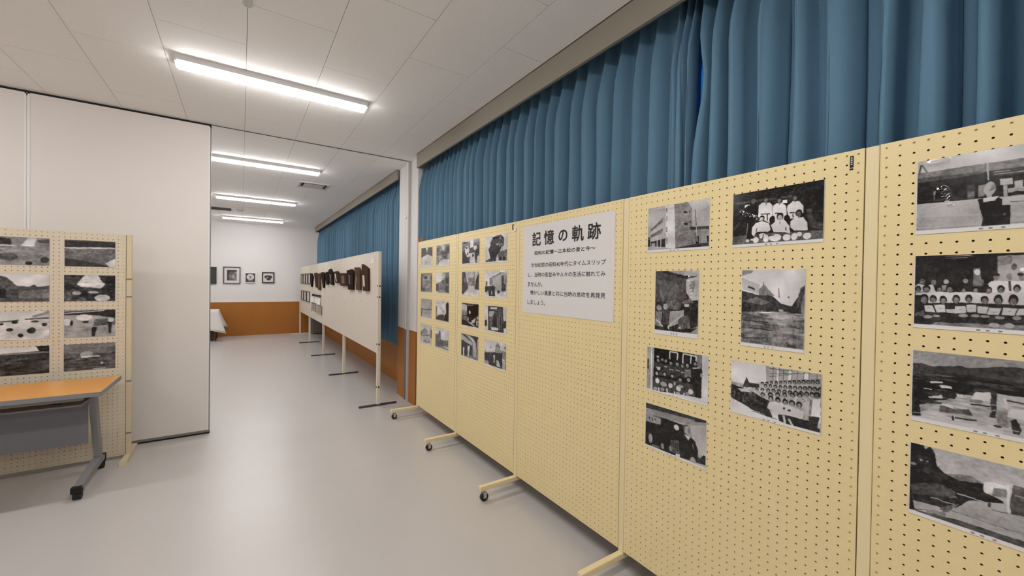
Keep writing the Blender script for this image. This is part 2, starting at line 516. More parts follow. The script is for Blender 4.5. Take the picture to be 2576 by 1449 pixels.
PL = ['yellow pegboard panel beside the white pier, the end one of its row', 'yellow pegboard panel between the end panel and the poster panel',
      'yellow pegboard panel that carries the white lettered poster', 'yellow pegboard panel with two upright photographs and a black name tag',
      'yellow pegboard panel with the picture of a girl in dark uniform']
panels = [display_panel('pegboard_panel', PL[i], (1.60, PY[i], 0), RZ, 0.115, PEG_Y, 'y', True, i == 0, 'row of yellow pegboard panels') for i in range(5)]
# far-end timber strip of the row, small black name tag, hook and clip
box('end_strip', (-.042, -.0365, .004, .05, .12, 1.935), 'post_tan', panels[0])
box('end_strip', (-.0365, .0, .0335, .05, 1.80, 1.935), 'post_tan', panels[0])
ng = box('name_tag', (.876, .885, -.0015, 0, 1.832, 1.868), 'ink_black', panels[3])
for k in range(4):
    box('tag_mark', (.8785, .8825, -.0019, -.0015, 1.840 + k * .0065, 1.8435 + k * .0065), 'paper_white', ng)
box('tag_mark', (.8755, .8845, -.0015, 0, 1.824, 1.829), 'ink_black', panels[3])
boxes('hook', [(.862, .866, -.004, 0, 1.832, 1.868), (.866, .880, -.004, 0, 1.864, 1.868), (.866, .874, -.004, 0, 1.832, 1.836)], 'rubber_black', panels[1])
box('clip', (.885, .905, -.006, 0, 1.818, 1.838), 'edge_pale', panels[1], .002)

lp = display_panel('pegboard_panel', 'pale cream pegboard panel behind the orange-topped table', (-1.681, 4.42, 0), 0, 0.026, PEG_C, 'c', False)
px = PW + .019
prism('foot_bar', [(px - .022, -.19), (px + .022, -.17), (px + .017, .0), (px + .017, .25), (px - .017, .25), (px - .017, .0)], 'z', 0, .032, 'post_pale', lp)
prism('foot_bar', [(-.04, -.19), (.0, -.17), (-.002, .25), (-.034, .25)], 'z', 0, .032, 'post_pale', lp)
box('post', (-.0355, -.0025, 0, .032, .03, .026 + PH), 'post_pale', lp, .003)
for z in (1.44, 1.30, 0.62, 0.20):
    box('clip', (px - .014, px + .0175, -.002, .004, z - .006, z + .006), 'seal_grey', lp)

# ------------------------------------------------------------------ printed photographs
# each print is a small list of tone shapes in thousandths of its width and height:
# p polygon, e ellipse, l line, f face with hair, n grain
PRINTS = {
 '5a': ((0.323, 0.023, 1.812, 1.606), 172, 0.945, [
  ("p",104,-8,159,1053,173,1055,286,426,272,181,285,-6,299),("p",42,-7,290,181,281,297,263,426,264,1055,278,1059,610,387,595,185,588,-3,584),
  ("p",74,-7,220,297,251,426,264,408,286,220,289,-7,290),("l",70,20,31,50,20,177),("l",90,18,36,52,73,167),("l",120,10,250,199,334,186),
  ("p",165,-3,586,390,600,1058,599,1064,1017,2,986),("p",152,-1,763,407,807,1062,927,1064,1017,2,986),("l",125,10,2,929,409,938),
  ("l",125,8,572,930,1062,931),("e",130,124,455,8,32),("l",110,8,125,481,125,549),("l",70,8,94,554,224,564),("p",90,325,401,370,406,372,583,328,580),
  ("p",58,325,401,370,406,371,495,326,491),("p",112,392,428,428,423,430,573,394,572),("p",60,468,270,1055,286,1056,391,469,340),
  ("l",135,10,479,289,561,293),("l",150,8,479,320,1055,327),("p",165,510,384,575,388,580,466,512,458),("p",150,526,458,553,466,551,596,533,595),
  ("p",150,554,512,1057,505,1058,565,554,558),("p",165,587,430,632,428,634,519,589,514),("e",55,597,569,23,19),
  ("p",176,531,614,1059,603,1060,693,566,707,529,706),("l",110,10,569,677,1059,682),("e",42,485,486,28,90),("e",152,455,485,32,87),
  ("e",112,473,467,13,39),("e",95,461,503,7,8),("p",150,437,551,465,551,472,600,444,601),
  ("p",40,390,604,421,599,422,647,483,641,497,590,525,636,525,705,571,712,569,987,410,978,422,849,399,709),("p",188,421,595,507,585,483,641,420,646),
  ("e",90,539,816,7,17),("l",166,12,437,47,445,380),("l",120,6,307,1081,1139,1088),]),
 '5b': ((0.323, 0.023, 1.545, 1.342), 40, 0.945, [
  ("p",150,509,38,1067,15,1073,486,460,494,512,260),("p",120,509,38,583,27,585,132,511,161),("p",100,378,190,412,183,426,411,376,412),
  ("e",195,399,237,19,38),("e",90,58,354,19,38),("e",90,132,367,18,38),("e",150,212,357,17,32),("e",125,331,344,16,31),("e",95,418,364,16,42),
  ("p",178,10,419,32,391,94,408,104,499,11,502),("p",172,94,408,124,389,151,497,109,526),("p",110,184,406,250,405,259,458,185,487),
  ("p",192,459,385,480,351,587,343,1071,343,1073,478,471,493),("e",112,507,302,16,41),("e",112,573,294,16,41),("e",112,638,299,15,44),
  ("e",92,599,173,15,42),("e",210,644,207,14,24),("l",60,20,573,343,582,473),("e",40,505,270,18,20),("e",40,634,266,17,19),
  ("p",180,15,511,168,496,251,502,331,490,445,494,1073,478,1074,622,556,653,13,659),("f",110,38,31,464,21,42),("f",110,38,88,463,25,53),
  ("f",110,38,172,460,19,41),("f",110,38,238,458,25,55),("f",110,38,319,465,16,36),("f",110,38,392,462,17,39),("f",110,38,464,468,18,42),
  ("f",110,38,531,458,21,48),("f",110,38,616,443,20,48),("p",45,11,548,96,544,101,653,13,696),("p",45,13,659,293,631,1074,638,1075,693,14,724),
  ("f",110,38,74,600,30,62),("f",110,38,133,597,23,50),("f",110,38,195,606,24,51),("f",110,38,276,593,24,52),("f",110,38,353,584,23,51),
  ("f",110,38,445,591,22,50),("f",110,38,518,586,25,58),("f",110,38,597,585,26,61),("p",48,9,715,1075,685,1078,956,12,970),
  ("p",186,75,682,128,678,150,775,85,768),("p",186,138,673,204,668,217,769,159,775),("p",170,217,724,270,720,271,772,222,768),
  ("p",186,269,680,333,675,338,765,271,777),("p",186,337,658,395,653,396,751,342,756),("p",186,401,670,466,677,454,758,404,759),
  ("p",186,470,685,539,688,525,767,458,766),("p",186,549,678,622,680,606,767,540,766),("p",186,629,680,1075,646,1076,741,613,762),
  ("l",120,8,98,712,119,711),("l",120,8,171,720,192,718),("l",120,6,294,722,314,716),("l",120,6,357,703,376,697),("l",120,6,492,737,514,731),
  ("l",120,6,574,721,592,715),("e",140,99,840,30,24),("e",140,155,824,25,18),("e",140,323,797,27,21),("e",140,393,794,27,20),("e",140,449,796,26,20),
  ("e",140,529,800,25,20),("e",140,620,793,24,23),("p",112,152,910,1077,857,1078,964,88,969),("e",150,498,899,29,29),("e",150,580,895,28,32),
  ("p",90,19,798,76,746,77,837,24,834),("n",14,40,25,5,0.78,0.95),("l",120,6,391,990,553,989),]),
 '5c': ((0.323, 0.023, 1.277, 1.077), 138, 0.945, [
  ("p",58,6,192,69,170,140,197,262,169,306,153,374,167,550,92,610,89,1084,118,1087,372,11,599),("p",44,3,315,263,261,1086,285,1088,442,394,485,9,805),
  ("n",40,9,45,3,0.3,0.62),("p",160,63,885,143,753,268,636,379,566,491,451,1088,425,1094,1002,88,956),
  ("p",170,5,920,97,871,357,840,559,862,560,979,6,981),("n",34,14,40,8,0.55,0.9),("p",168,124,401,207,394,212,412,125,432),
  ("p",172,190,449,266,434,268,477,204,484),("p",165,88,518,140,515,140,527,88,533),("p",168,117,623,200,573,207,620,122,641),
  ("p",170,293,531,336,525,332,565,293,574),("p",178,411,461,487,444,487,554,379,585,395,523),("p",120,379,566,453,558,449,596,379,604),
  ("p",38,209,521,284,515,285,601,210,599),("p",34,274,383,393,373,398,475,275,489),("p",60,61,684,201,681,202,710,61,724),
  ("p",190,197,712,242,680,278,700,278,734,224,716),("p",92,193,733,224,711,278,739,368,703,394,786,296,789,194,817),("l",190,18,295,703,359,706),
  ("l",40,18,380,632,489,622),("p",58,489,434,523,422,526,749,493,754),("l",140,12,493,598,521,587),("l",140,12,494,671,521,660),
  ("p",48,12,691,56,675,73,911,10,938),("l",150,8,15,890,68,873),("p",192,594,604,1089,521,1092,766,591,712),
  ("p",52,603,743,633,721,663,840,650,909,616,916),("l",180,10,612,864,649,865),("l",48,22,288,841,419,837),("p",130,529,648,587,633,589,848,535,854),
  ("e",60,275,856,8,38),("e",60,532,856,21,14),("p",185,562,490,577,484,587,633,563,589),("l",60,18,578,520,1089,504),("l",125,8,396,969,548,962),]),
 '5d': ((0.323, 0.023, 1.012, 0.81), 163, 0.945, [
  ("p",110,241,305,324,267,415,258,464,315,315,363),
  ("p",38,-5,-5,88,-15,106,53,139,6,173,76,186,245,241,305,325,346,464,315,465,413,574,460,579,489,394,571,268,783,-5,963),("n",18,25,25,2,0,0.4),
  ("e",120,28,287,20,24),("e",120,79,210,11,17),("e",120,122,204,8,12),("p",70,14,598,100,520,211,474,307,517,288,711,28,783),
  ("p",50,27,711,318,589,293,719,215,786,46,795),("l",120,10,266,612,313,575),("p",158,268,783,394,571,476,526,598,571,1105,582,1109,891,216,878),
  ("p",155,34,803,215,786,215,832,47,914),("p",100,215,786,329,649,268,806,226,836),("p",196,469,285,525,255,522,376,489,425,470,399),
  ("p",195,525,255,585,261,585,292,526,314),("p",118,526,320,595,297,605,397,513,436),("p",75,630,222,1101,231,1105,577,607,575,610,415),
  ("l",150,12,631,337,1102,319),("p",190,589,247,608,235,612,571,596,583),("e",60,500,553,9,26),("l",70,10,515,597,598,582),
  ("p",72,48,926,269,880,471,870,1108,850,1109,932,472,968,106,981),("p",120,122,874,247,832,248,878,122,910),("l",95,6,279,781,1107,778),
  ("l",160,12,312,530,472,530),("l",160,10,147,691,298,682),("n",10,30,30,6,0,1),("l",120,8,353,965,533,941),]),
 '4b': ((0.842, 0.542, 1.809, 1.603), 42, 0.945, [
  ("p",84,9,794,405,776,1000,815,1002,956,12,956),("p",60,835,510,992,190,1000,806,864,741),("p",42,857,181,992,190,999,701,895,629),
  ("l",72,36,32,175,682,192),("l",70,20,18,671,100,539),("e",80,855,469,32,36),("p",205,154,228,224,233,151,278),
  ("p",205,585,238,634,241,635,292,579,289),("e",95,256,176,22,42),("p",30,191,241,296,264,311,426,274,529,279,868,179,856,175,511,165,327),
  ("l",150,8,192,565,179,836),("e",190,194,889,20,28),("e",190,249,870,20,18),("p",198,322,270,360,229,447,244,475,304,481,498,452,609,312,466),
  ("p",198,478,324,520,276,573,278,621,336,632,489,595,604,488,586,473,390),
  ("p",198,635,339,694,278,756,292,795,375,799,494,769,497,743,584,664,570,631,423),("l",120,10,472,303,478,517),("p",110,391,227,422,234,407,289),
  ("p",110,532,264,573,274,553,312),("p",110,694,273,739,284,714,301),("e",48,400,175,27,51),("e",48,546,210,28,50),("e",48,710,212,27,54),
  ("e",98,402,192,20,35),("e",98,548,230,20,34),("e",98,712,231,19,35),("l",25,18,343,428,450,444),("l",25,18,504,449,588,466),
  ("l",25,16,663,467,714,477),("l",25,16,419,447,426,556),("l",25,14,694,492,698,557),("e",36,476,555,30,68),("e",36,632,554,32,56),
  ("p",202,243,654,288,581,364,554,440,606,460,726,405,767,296,751,271,818,245,774),("p",202,459,648,524,573,607,578,660,681,667,813,621,788,497,770),
  ("p",202,670,617,726,562,798,567,837,655,844,792,718,783,672,720),("f",150,34,360,514,33,51),("f",165,34,559,517,37,59),("f",105,34,753,494,34,57),
  ("p",150,542,595,578,601,561,665),("p",130,737,546,770,552,754,586),("e",202,292,885,35,58),("e",202,409,870,34,66),("e",202,368,820,38,47),
  ("e",202,510,868,66,65),("e",202,634,879,40,58),("e",202,713,875,34,58),("e",202,840,882,40,50),("e",202,763,844,27,37),("l",25,16,303,752,417,759),
  ("l",25,16,503,780,621,797),("l",25,16,718,783,822,798),("l",25,14,380,792,369,889),("l",25,12,587,821,582,896),("l",25,14,509,815,449,831),
  ("l",25,14,626,704,627,760),("l",25,12,302,673,296,741),("l",25,14,307,783,336,836),("l",120,8,420,968,589,972),("n",8,60,40,9,0,1),]),
 '4a': ((1.24, 0.936, 1.813, 1.605), 160, 0.945, [
  ("p",166,55,466,315,180,313,3,460,2,484,942,326,913,59,739),("p",152,126,388,315,190,326,908,250,901),("p",192,313,7,460,2,484,942,334,914),
  ("p",118,464,3,670,13,739,146,748,508,803,883,488,942),("p",95,59,476,271,253,273,354,60,526),("p",95,57,605,274,484,272,585,58,664),
  ("p",50,63,754,319,711,318,893,65,858),("p",165,170,732,184,729,186,875,172,874),("p",165,234,720,247,717,250,881,236,880),
  ("p",150,76,795,136,792,137,870,77,864),("p",48,9,648,50,653,53,862,8,857),("l",150,8,9,688,50,693),("p",35,611,183,666,194,667,233,612,222),
  ("p",35,618,423,678,433,680,479,619,469),("e",40,707,219,11,15),("p",60,710,402,733,406,717,453),("p",60,601,5,657,8,653,28),
  ("p",124,711,520,1008,558,1006,887,803,883,712,592),("p",58,711,520,1008,550,996,604,719,589),("p",40,801,722,846,728,848,874,803,878),
  ("p",40,961,734,1004,735,1006,861,969,861),("l",60,14,786,183,807,517),("l",178,14,807,517,823,840),
  ("p",55,488,928,803,878,1006,870,1004,952,488,952),("l",105,6,865,244,999,176),("e",122,335,108,11,54),("p",125,330,231,348,234,349,348,331,345),
  ("p",125,323,459,351,463,353,577,329,574),("p",125,334,689,354,692,356,825,340,824),("p",150,12,863,415,931,401,972,13,938),("n",6,40,40,4,0,1),
  ("l",120,8,430,961,567,968),]),
 '4g': ((0.836, 0.538, 1.164, 0.961), 197, 0.95, [
  ("p",150,3,416,157,409,159,511,5,503),("p",150,460,21,1014,-13,1016,90,463,291),("p",150,424,8,465,8,465,296,436,305),
  ("p",198,543,15,566,14,569,237,547,249),("p",198,670,38,701,30,700,186,672,200),("p",198,830,40,874,22,875,123,831,136),("l",78,8,507,6,506,262),
  ("l",78,8,570,4,569,242),("l",78,8,618,2,617,227),("l",78,8,704,-1,703,201),("l",78,8,763,-4,762,183),("l",78,8,826,-6,825,164),
  ("l",78,8,877,-8,875,148),("l",78,8,955,-11,953,124),("l",78,10,465,139,830,40),("l",78,10,466,274,1004,84),("l",78,8,465,187,702,87),
  ("l",78,10,463,41,682,35),("p",160,158,454,353,325,1005,104,1008,349,993,958,430,880,7,701,5,550),("p",150,556,246,1004,94,1005,153,557,315),
  ("p",58,197,272,231,363,353,358,354,424,151,479,172,381),("p",55,4,468,158,488,284,536,468,626,455,707,512,911,289,859,7,713),
  ("n",42,55,30,7,0.45,0.8),("p",170,91,522,196,499,270,541,137,564),("f",120,42,388,336,17,26),("f",120,42,440,318,17,27),("f",120,42,492,301,18,28),
  ("f",120,42,542,284,18,29),("f",120,42,592,267,19,30),("f",120,42,640,251,19,31),("f",120,42,688,234,19,32),("f",120,42,735,218,20,33),
  ("f",120,42,782,203,20,34),("f",120,42,827,187,21,35),("f",120,42,872,172,21,36),("f",120,42,916,157,21,37),("f",120,42,960,142,22,38),
  ("f",130,40,423,374,19,30),("f",130,40,479,363,20,32),("f",130,40,534,352,20,33),("f",130,40,587,340,21,34),("f",130,40,640,329,21,35),
  ("f",130,40,692,319,21,36),("f",130,40,743,308,22,37),("f",130,40,793,298,22,38),("f",130,40,842,288,23,39),("f",130,40,890,278,23,40),
  ("f",130,40,937,268,23,41),("f",130,40,984,258,24,41),("f",120,42,326,467,21,33),("f",120,42,390,455,22,34),("f",120,42,453,444,22,36),
  ("f",120,42,514,434,23,37),("f",120,42,574,423,23,38),("f",120,42,633,413,24,39),("f",120,42,691,403,24,40),("f",120,42,747,393,25,41),
  ("f",120,42,803,383,25,42),("f",120,42,857,374,25,43),("f",120,42,910,364,26,45),("f",120,42,963,355,26,46),("f",130,38,398,542,26,42),
  ("f",130,38,480,515,26,42),("f",130,38,560,490,26,42),("f",130,38,637,465,26,42),("f",130,38,713,440,25,43),("f",130,38,787,417,25,43),
  ("p",198,468,648,561,592,722,637,832,666,822,818,629,810,442,755),("p",198,497,788,577,778,566,943,506,914),("f",140,36,487,575,27,43),
  ("f",140,36,564,577,28,46),("f",140,36,639,579,29,48),("f",140,36,712,581,30,51),("f",140,36,783,582,31,53),
  ("p",48,564,826,629,799,876,810,1004,904,1005,973,757,954,579,937),("p",198,918,431,992,404,990,702,904,718),
  ("p",118,888,441,918,431,903,688,883,696),("p",46,881,727,984,704,972,868,883,878),("f",110,36,954,358,28,50),
  ("p",175,824,516,883,474,874,710,833,726),("l",178,36,629,810,644,941),("l",178,36,681,852,726,962),("p",196,1,780,289,876,566,948,707,955,4,1007),
  ("l",60,12,275,876,552,916),("e",60,631,693,11,27),("e",60,685,708,18,21),("p",40,988,158,1008,162,1016,948,996,937),("l",120,10,411,992,580,995),]),
 '4e': ((1.231, 0.929, 1.162, 0.958), 42, 0.96, [
  ("p",150,-13,-19,132,-7,124,969,-7,981),("p",70,13,270,42,284,37,515,11,501),("l",205,24,83,-7,90,959),("p",188,907,-18,1014,-6,1002,1013,907,929),
  ("p",112,789,-10,910,-4,903,280,848,295),("l",192,26,404,27,406,196),("l",192,26,404,33,527,33),("l",192,26,531,32,529,185),
  ("l",192,26,618,28,619,241),("l",192,26,618,32,828,47),("l",192,24,820,49,817,209),("l",192,24,742,48,740,210),
  ("p",170,181,178,221,169,222,230,182,240),("p",58,142,342,738,305,769,543,146,610),("f",125,32,206,264,35,45),("f",125,32,278,231,33,42),
  ("f",125,32,341,246,35,46),("f",125,32,426,274,36,48),("f",125,32,530,269,38,51),("f",125,32,611,286,31,42),("f",125,32,689,256,36,50),
  ("l",150,22,172,433,257,425),("l",150,22,304,378,366,378),("l",150,22,397,417,465,423),("l",150,22,507,411,569,413),("l",150,22,591,433,634,430),
  ("l",150,22,648,407,740,412),("e",170,221,461,29,29),("p",110,647,349,739,343,748,512,650,522),("p",68,114,650,798,629,813,907,119,960),
  ("f",150,30,186,561,37,47),("f",150,30,322,543,36,46),("f",150,30,452,545,34,45),("f",150,30,579,582,36,48),("f",150,30,710,552,39,53),
  ("e",202,200,738,37,57),("e",202,425,772,36,55),("e",202,557,788,38,58),("e",202,748,797,38,61),("e",155,309,775,56,48),("e",155,595,733,43,31),
  ("e",155,492,707,18,43),("l",185,34,223,874,228,964),("l",185,34,365,848,374,945),("l",185,34,494,874,488,955),("l",185,32,647,851,642,959),
  ("e",140,167,923,36,37),("e",140,287,894,34,44),("e",140,547,909,35,47),("e",140,697,866,28,50),
  ("p",46,759,319,847,257,914,295,916,443,878,529,899,885,829,892,763,583),("f",125,34,808,196,31,43),("l",200,20,769,297,874,269),
  ("e",130,903,410,18,41),("p",192,-7,992,802,883,1013,871,1009,1010,-6,1055),("l",46,38,871,531,876,884),("l",120,16,496,982,584,970),]),
 '4f': ((1.233, 0.932, 0.896, 0.692), 60, 0.955, [
  ("p",150,288,222,1005,106,1015,818,883,798,652,244),("p",130,-1,121,998,54,979,127,651,206,288,232,1,268),
  ("p",168,765,213,1005,88,1015,782,827,695),("p",62,-2,16,997,-19,997,18,-1,121),("l",50,42,818,76,997,27),
  ("p",38,0,427,291,394,288,232,666,242,618,940,2,997),("p",128,8,244,283,261,275,403,4,430),("l",50,24,68,303,77,352),("l",50,24,110,301,144,365),
  ("l",50,24,168,313,193,334),("e",182,544,341,40,59),("e",70,703,299,53,86),("e",148,717,330,45,95),("e",95,745,327,17,57),
  ("p",188,669,430,757,436,741,539),("p",44,598,502,669,430,734,533,768,440,838,501,883,666,884,872,604,938),("l",110,18,804,574,813,684),
  ("p",82,450,652,584,606,606,879,454,913),("l",60,10,473,651,477,927),("l",60,10,503,636,507,911),("l",60,10,533,622,537,896),
  ("l",60,10,562,607,566,880),("e",60,75,730,47,83),("e",145,101,781,36,104),("e",132,314,861,28,65),("e",132,453,840,23,63),
  ("p",90,128,913,274,881,275,962,129,1017),("p",175,2,987,619,950,1010,904,1011,1004,3,1050),("e",155,809,904,41,64),
  ("p",190,537,905,610,886,604,948,538,954),("p",46,884,881,961,718,1007,712,1010,913),("l",120,16,432,991,560,991),("n",6,50,40,3,0,1),]),
 '4c': ((1.192, 0.978, 1.517, 1.228), 50, 0.93, [
  ("p",150,259,-4,998,3,1000,89,673,78),("p",175,837,4,1011,3,999,61),("p",72,-8,-3,441,67,730,135,740,456,7,500),
  ("p",84,76,135,532,173,568,423,148,435),("p",172,730,135,1000,80,1010,438,822,434,736,324),("p",130,814,172,922,153,900,320,804,304),
  ("n",16,20,30,2,0,0.5),("e",88,455,523,174,70),("p",102,613,488,794,407,918,472,741,497),("p",185,699,504,796,501,797,540,700,544),
  ("e",135,105,581,63,44),("e",135,260,560,52,44),("p",122,27,641,185,633,161,875,11,865),("p",70,200,613,338,616,344,822,206,832),
  ("p",152,368,625,687,590,692,742,435,855,345,862),("p",92,576,691,801,660,840,873,553,889),("p",40,826,584,1000,557,998,760,859,769),
  ("l",182,24,374,840,661,668),("l",182,24,31,762,207,871),("e",190,345,871,24,35),("e",190,610,862,17,19),
  ("p",132,4,957,348,960,1000,824,1004,962,5,987),("p",45,346,911,995,843,835,911,408,955),("n",16,25,25,6,0.5,0.92),("l",110,12,454,1000,571,1003),]),
 '4d': ((0.802, 0.591, 1.514, 1.226), 193, 0.955, [
  ("p",125,7,2,192,5,172,42,9,74),("p",164,9,100,303,190,296,312,14,251),("l",60,26,112,216,231,256),("p",112,294,247,386,189,550,330,307,328),
  ("l",110,12,375,157,376,206),("l",110,14,616,235,619,344),("e",110,761,341,15,12),
  ("p",55,-8,268,286,321,511,331,650,422,802,447,908,321,1003,200,1012,543,822,530,555,528,0,555),("p",95,18,411,265,346,473,412,352,449),
  ("p",120,923,231,1002,185,1012,543,953,531),("p",75,907,306,959,215,994,200,963,380,876,474),("p",104,-1,546,1012,543,1024,1006,12,1018),
  ("p",120,354,546,859,528,935,683,814,922,527,950,481,715),("p",138,476,540,804,523,845,689,756,850,623,862,580,708),
  ("p",152,555,528,747,518,778,617,716,745,639,751,578,629),("n",40,5,40,4,0.52,0.95),("n",24,12,60,14,0.52,0.95),("e",150,652,507,38,16),
  ("l",66,18,34,578,356,610),("l",66,18,58,661,460,668),("l",66,18,148,755,522,760),("l",66,16,739,898,943,984),("l",66,16,808,692,990,724),
  ("l",66,18,43,897,363,869),("l",66,18,358,691,481,699),("l",110,10,387,996,636,994),]),
 '1a': ((4.14, 3.84, 1.812, 1.606), 185, 0.945, [
  ("p",72,-20,10,1015,41,1006,491,560,350,33,492),("p",192,393,15,651,24,538,238),("e",170,491,787,119,111),]),
 '1b': ((3.736, 3.437, 1.812, 1.606), 130, 0.945, [
  ("p",188,281,-3,689,39,561,289),("p",75,18,117,249,128,257,491,26,474),("p",70,691,140,1013,73,1005,465,695,321),
  ("p",80,305,288,858,335,866,693,535,632,310,515),("n",40,12,12,3,0.2,0.7),("p",190,54,916,366,724,535,673,994,701,1000,997,91,969),
  ("l",60,54,192,735,143,940),("l",70,40,433,626,468,709),]),
 '1c': ((4.14, 3.84, 1.545, 1.342), 112, 0.945, [
  ("p",135,302,87,969,75,938,380,185,383),("e",35,447,231,143,72),("p",82,-12,25,127,27,148,956,9,961),("p",86,856,117,1008,119,1007,969,912,950),
  ("n",24,10,10,5,0.3,0.9),("e",150,577,717,196,56),("e",150,751,602,77,88),("e",75,278,860,163,114),]),
 '1d': ((3.736, 3.437, 1.545, 1.342), 108, 0.945, [
  ("p",196,-11,-26,583,18,455,378,2,550),("p",160,481,26,749,51,589,336,455,378),("p",100,749,51,992,36,996,236,721,275),
  ("p",50,721,275,979,216,986,536,726,519),("p",60,9,550,215,526,222,862,16,869),("p",58,728,621,987,576,989,987,667,868),
  ("p",124,221,820,598,768,931,969,190,1001),("p",70,455,378,656,316,627,521,457,502),("p",185,16,869,152,886,154,992,18,976),("n",10,12,12,2,0,1),]),
 '1e': ((4.135, 3.836, 1.277, 1.077), 145, 0.945, [
  ("l",92,66,-8,570,1012,504),("p",158,-3,805,1017,721,1020,875,0,945),("p",98,0,969,695,969,498,1026,2,1039),("p",110,-7,617,161,625,127,978,1,992),
  ("e",190,376,76,73,23),("n",10,8,14,2,0,1),]),
 '1f': ((3.736, 3.437, 1.277, 1.077), 186, 0.945, [
  ("p",112,6,275,131,275,106,784,17,837),("p",62,3,1001,35,835,247,704,656,639,630,975),("e",150,586,500,100,63),
  ("p",38,630,996,674,699,820,560,798,294,811,128,907,70,998,135,1016,1007),("e",38,901,224,109,159),("l",56,50,413,337,432,452),
  ("l",100,22,477,132,677,34),("l",120,22,21,165,305,155),("p",175,21,988,217,975,182,1001,21,1010),]),
 '1g': ((4.133, 3.834, 1.012, 0.81), 178, 0.945, [
  ("p",124,3,437,421,178,663,288,627,451,185,662,7,623),("l",85,46,56,545,341,270),("l",95,56,184,634,823,485),
  ("p",165,8,692,1033,472,1025,999,16,1016),("l",66,34,191,948,555,789),("l",66,34,316,986,907,806),("l",75,30,45,999,516,848),
  ("p",56,914,249,1038,164,1026,659,903,604),]),
 '1h': ((3.736, 3.437, 1.012, 0.81), 188, 0.945, [
  ("p",84,10,345,266,292,298,160,402,165,434,515,649,559,689,922,23,997),("p",92,649,559,1038,467,1039,819,686,779),
  ("p",112,23,965,654,816,1031,871,1018,1014,24,1030),("p",168,655,847,819,793,951,887,788,881),("n",10,12,12,3,0.4,0.95),]),
 '2a': ((3.175, 2.871, 1.812, 1.606), 68, 0.945, [
  ("p",96,47,74,429,46,433,279,23,426),("p",186,457,-1,658,3,664,302,464,343),("p",170,-2,-40,421,-40,437,47,16,61),("e",58,822,141,150,128),
  ("e",190,297,408,124,174),("e",190,375,608,106,92),("e",190,771,352,94,95),("p",192,491,546,719,525,788,944,455,927),("e",40,645,638,51,60),
  ("p",48,813,395,1012,385,989,606,807,768,774,510),("p",174,888,695,1017,646,1012,975,837,888),("e",60,280,305,60,41),("e",60,344,555,41,61),
  ("n",22,12,12,4,0,1),("p",44,2,445,196,605,469,928,25,989),]),
 '2b': ((2.775, 2.46, 1.812, 1.606), 186, 0.945, [
  ("p",48,390,59,548,-1,704,3,868,140,851,401,734,460,692,598,561,731,520,927,382,900,263,819,162,495,255,356,253,226),("e",150,695,117,26,45),
  ("p",94,626,610,991,555,987,937,587,913),("p",38,652,791,761,799,763,915,654,908),("p",38,826,804,928,811,924,924,828,919),
  ("p",174,517,782,629,772,632,942,520,945),("p",66,36,898,263,819,497,907,498,971,25,963),("p",160,723,459,852,454,714,600),("n",8,14,14,1,0.3,0.9),]),
 '2c': ((3.175, 2.872, 1.545, 1.342), 166, 0.945, [
  ("p",112,395,261,712,222,747,584,518,568,400,529),("p",188,153,994,518,588,719,585,750,745,1012,766,1017,1012,153,1015),
  ("p",58,-6,15,210,30,277,344,400,529,373,695,29,1000),("e",90,216,344,91,125),("l",52,40,731,22,742,604),("p",54,826,343,1007,48,998,747,777,704),
  ("l",90,16,361,34,396,343),("e",150,531,486,58,51),("n",14,12,12,7,0,1),]),
 '2d': ((2.772, 2.459, 1.545, 1.342), 192, 0.945, [
  ("p",156,222,323,831,55,1003,165,1014,782,488,757,226,531),("p",60,769,216,855,163,908,751,778,755),("l",70,32,222,305,745,86),
  ("p",112,246,305,387,324,392,556,226,531),("p",48,2,592,274,567,473,554,486,951,209,946,183,815,24,802),("p",152,109,742,181,740,184,891,111,894),
  ("p",150,313,735,360,734,363,901,316,903),("p",54,828,485,956,483,961,740,832,744),("e",60,92,495,29,114),("e",60,520,636,32,26),
  ("e",60,646,778,56,55),("p",130,858,342,1005,271,1009,482,860,467),("n",12,12,12,8,0,1),]),
 '2e': ((3.172, 2.871, 1.277, 1.077), 48, 0.945, [
  ("p",172,-5,40,346,69,323,493,14,550),("p",120,26,299,319,316,323,493,31,525),("p",140,362,68,746,38,747,102,474,147),
  ("p",30,363,112,1024,16,1023,459,371,532),("e",186,500,375,46,77),("p",96,14,550,387,553,391,752,17,708),("p",178,607,702,845,565,790,786,609,811),
  ("p",172,296,741,578,771,881,934,641,882),("e",172,933,555,41,72),("p",168,876,668,964,657,939,894,880,870),("e",150,405,661,44,75),
  ("n",12,14,14,3,0,1),]),
 '2f': ((2.769, 2.458, 1.277, 1.077), 190, 0.945, [
  ("p",68,163,19,854,-10,892,913,179,951),("p",184,278,50,609,40,563,119,279,134),("p",152,217,217,491,189,372,421,221,419),
  ("p",94,247,456,397,438,379,819,254,839),("p",48,408,377,590,336,597,747,415,774),("l",152,26,611,412,617,764),("l",130,34,680,267,690,860),
  ("l",150,24,807,331,802,755),("p",188,329,817,646,788,648,886,331,917),("p",38,-4,940,881,896,882,949,-3,997),
  ("p",56,863,535,998,479,992,764,856,785),("p",56,-10,611,120,553,125,797,-6,816),("l",60,28,517,285,847,268),("n",16,14,14,2,0.1,0.9),]),
 '2g': ((3.171, 2.869, 1.012, 0.81), 74, 0.945, [
  ("p",150,10,43,650,280,652,420,14,257),("p",48,48,262,622,415,629,802,60,866),("p",164,271,22,492,28,767,151,903,337,884,848,721,855,673,233),
  ("p",44,615,50,1014,43,992,445,898,507,863,218),("p",182,119,562,205,589,179,939,127,929),("p",188,391,506,524,413,483,890,415,906),
  ("p",116,1,925,898,845,1020,847,1012,1027,3,1014),("p",166,928,121,1017,84,1007,483,935,478),("p",110,907,505,1007,483,1008,839,913,841),
  ("n",12,12,12,6,0,1),]),
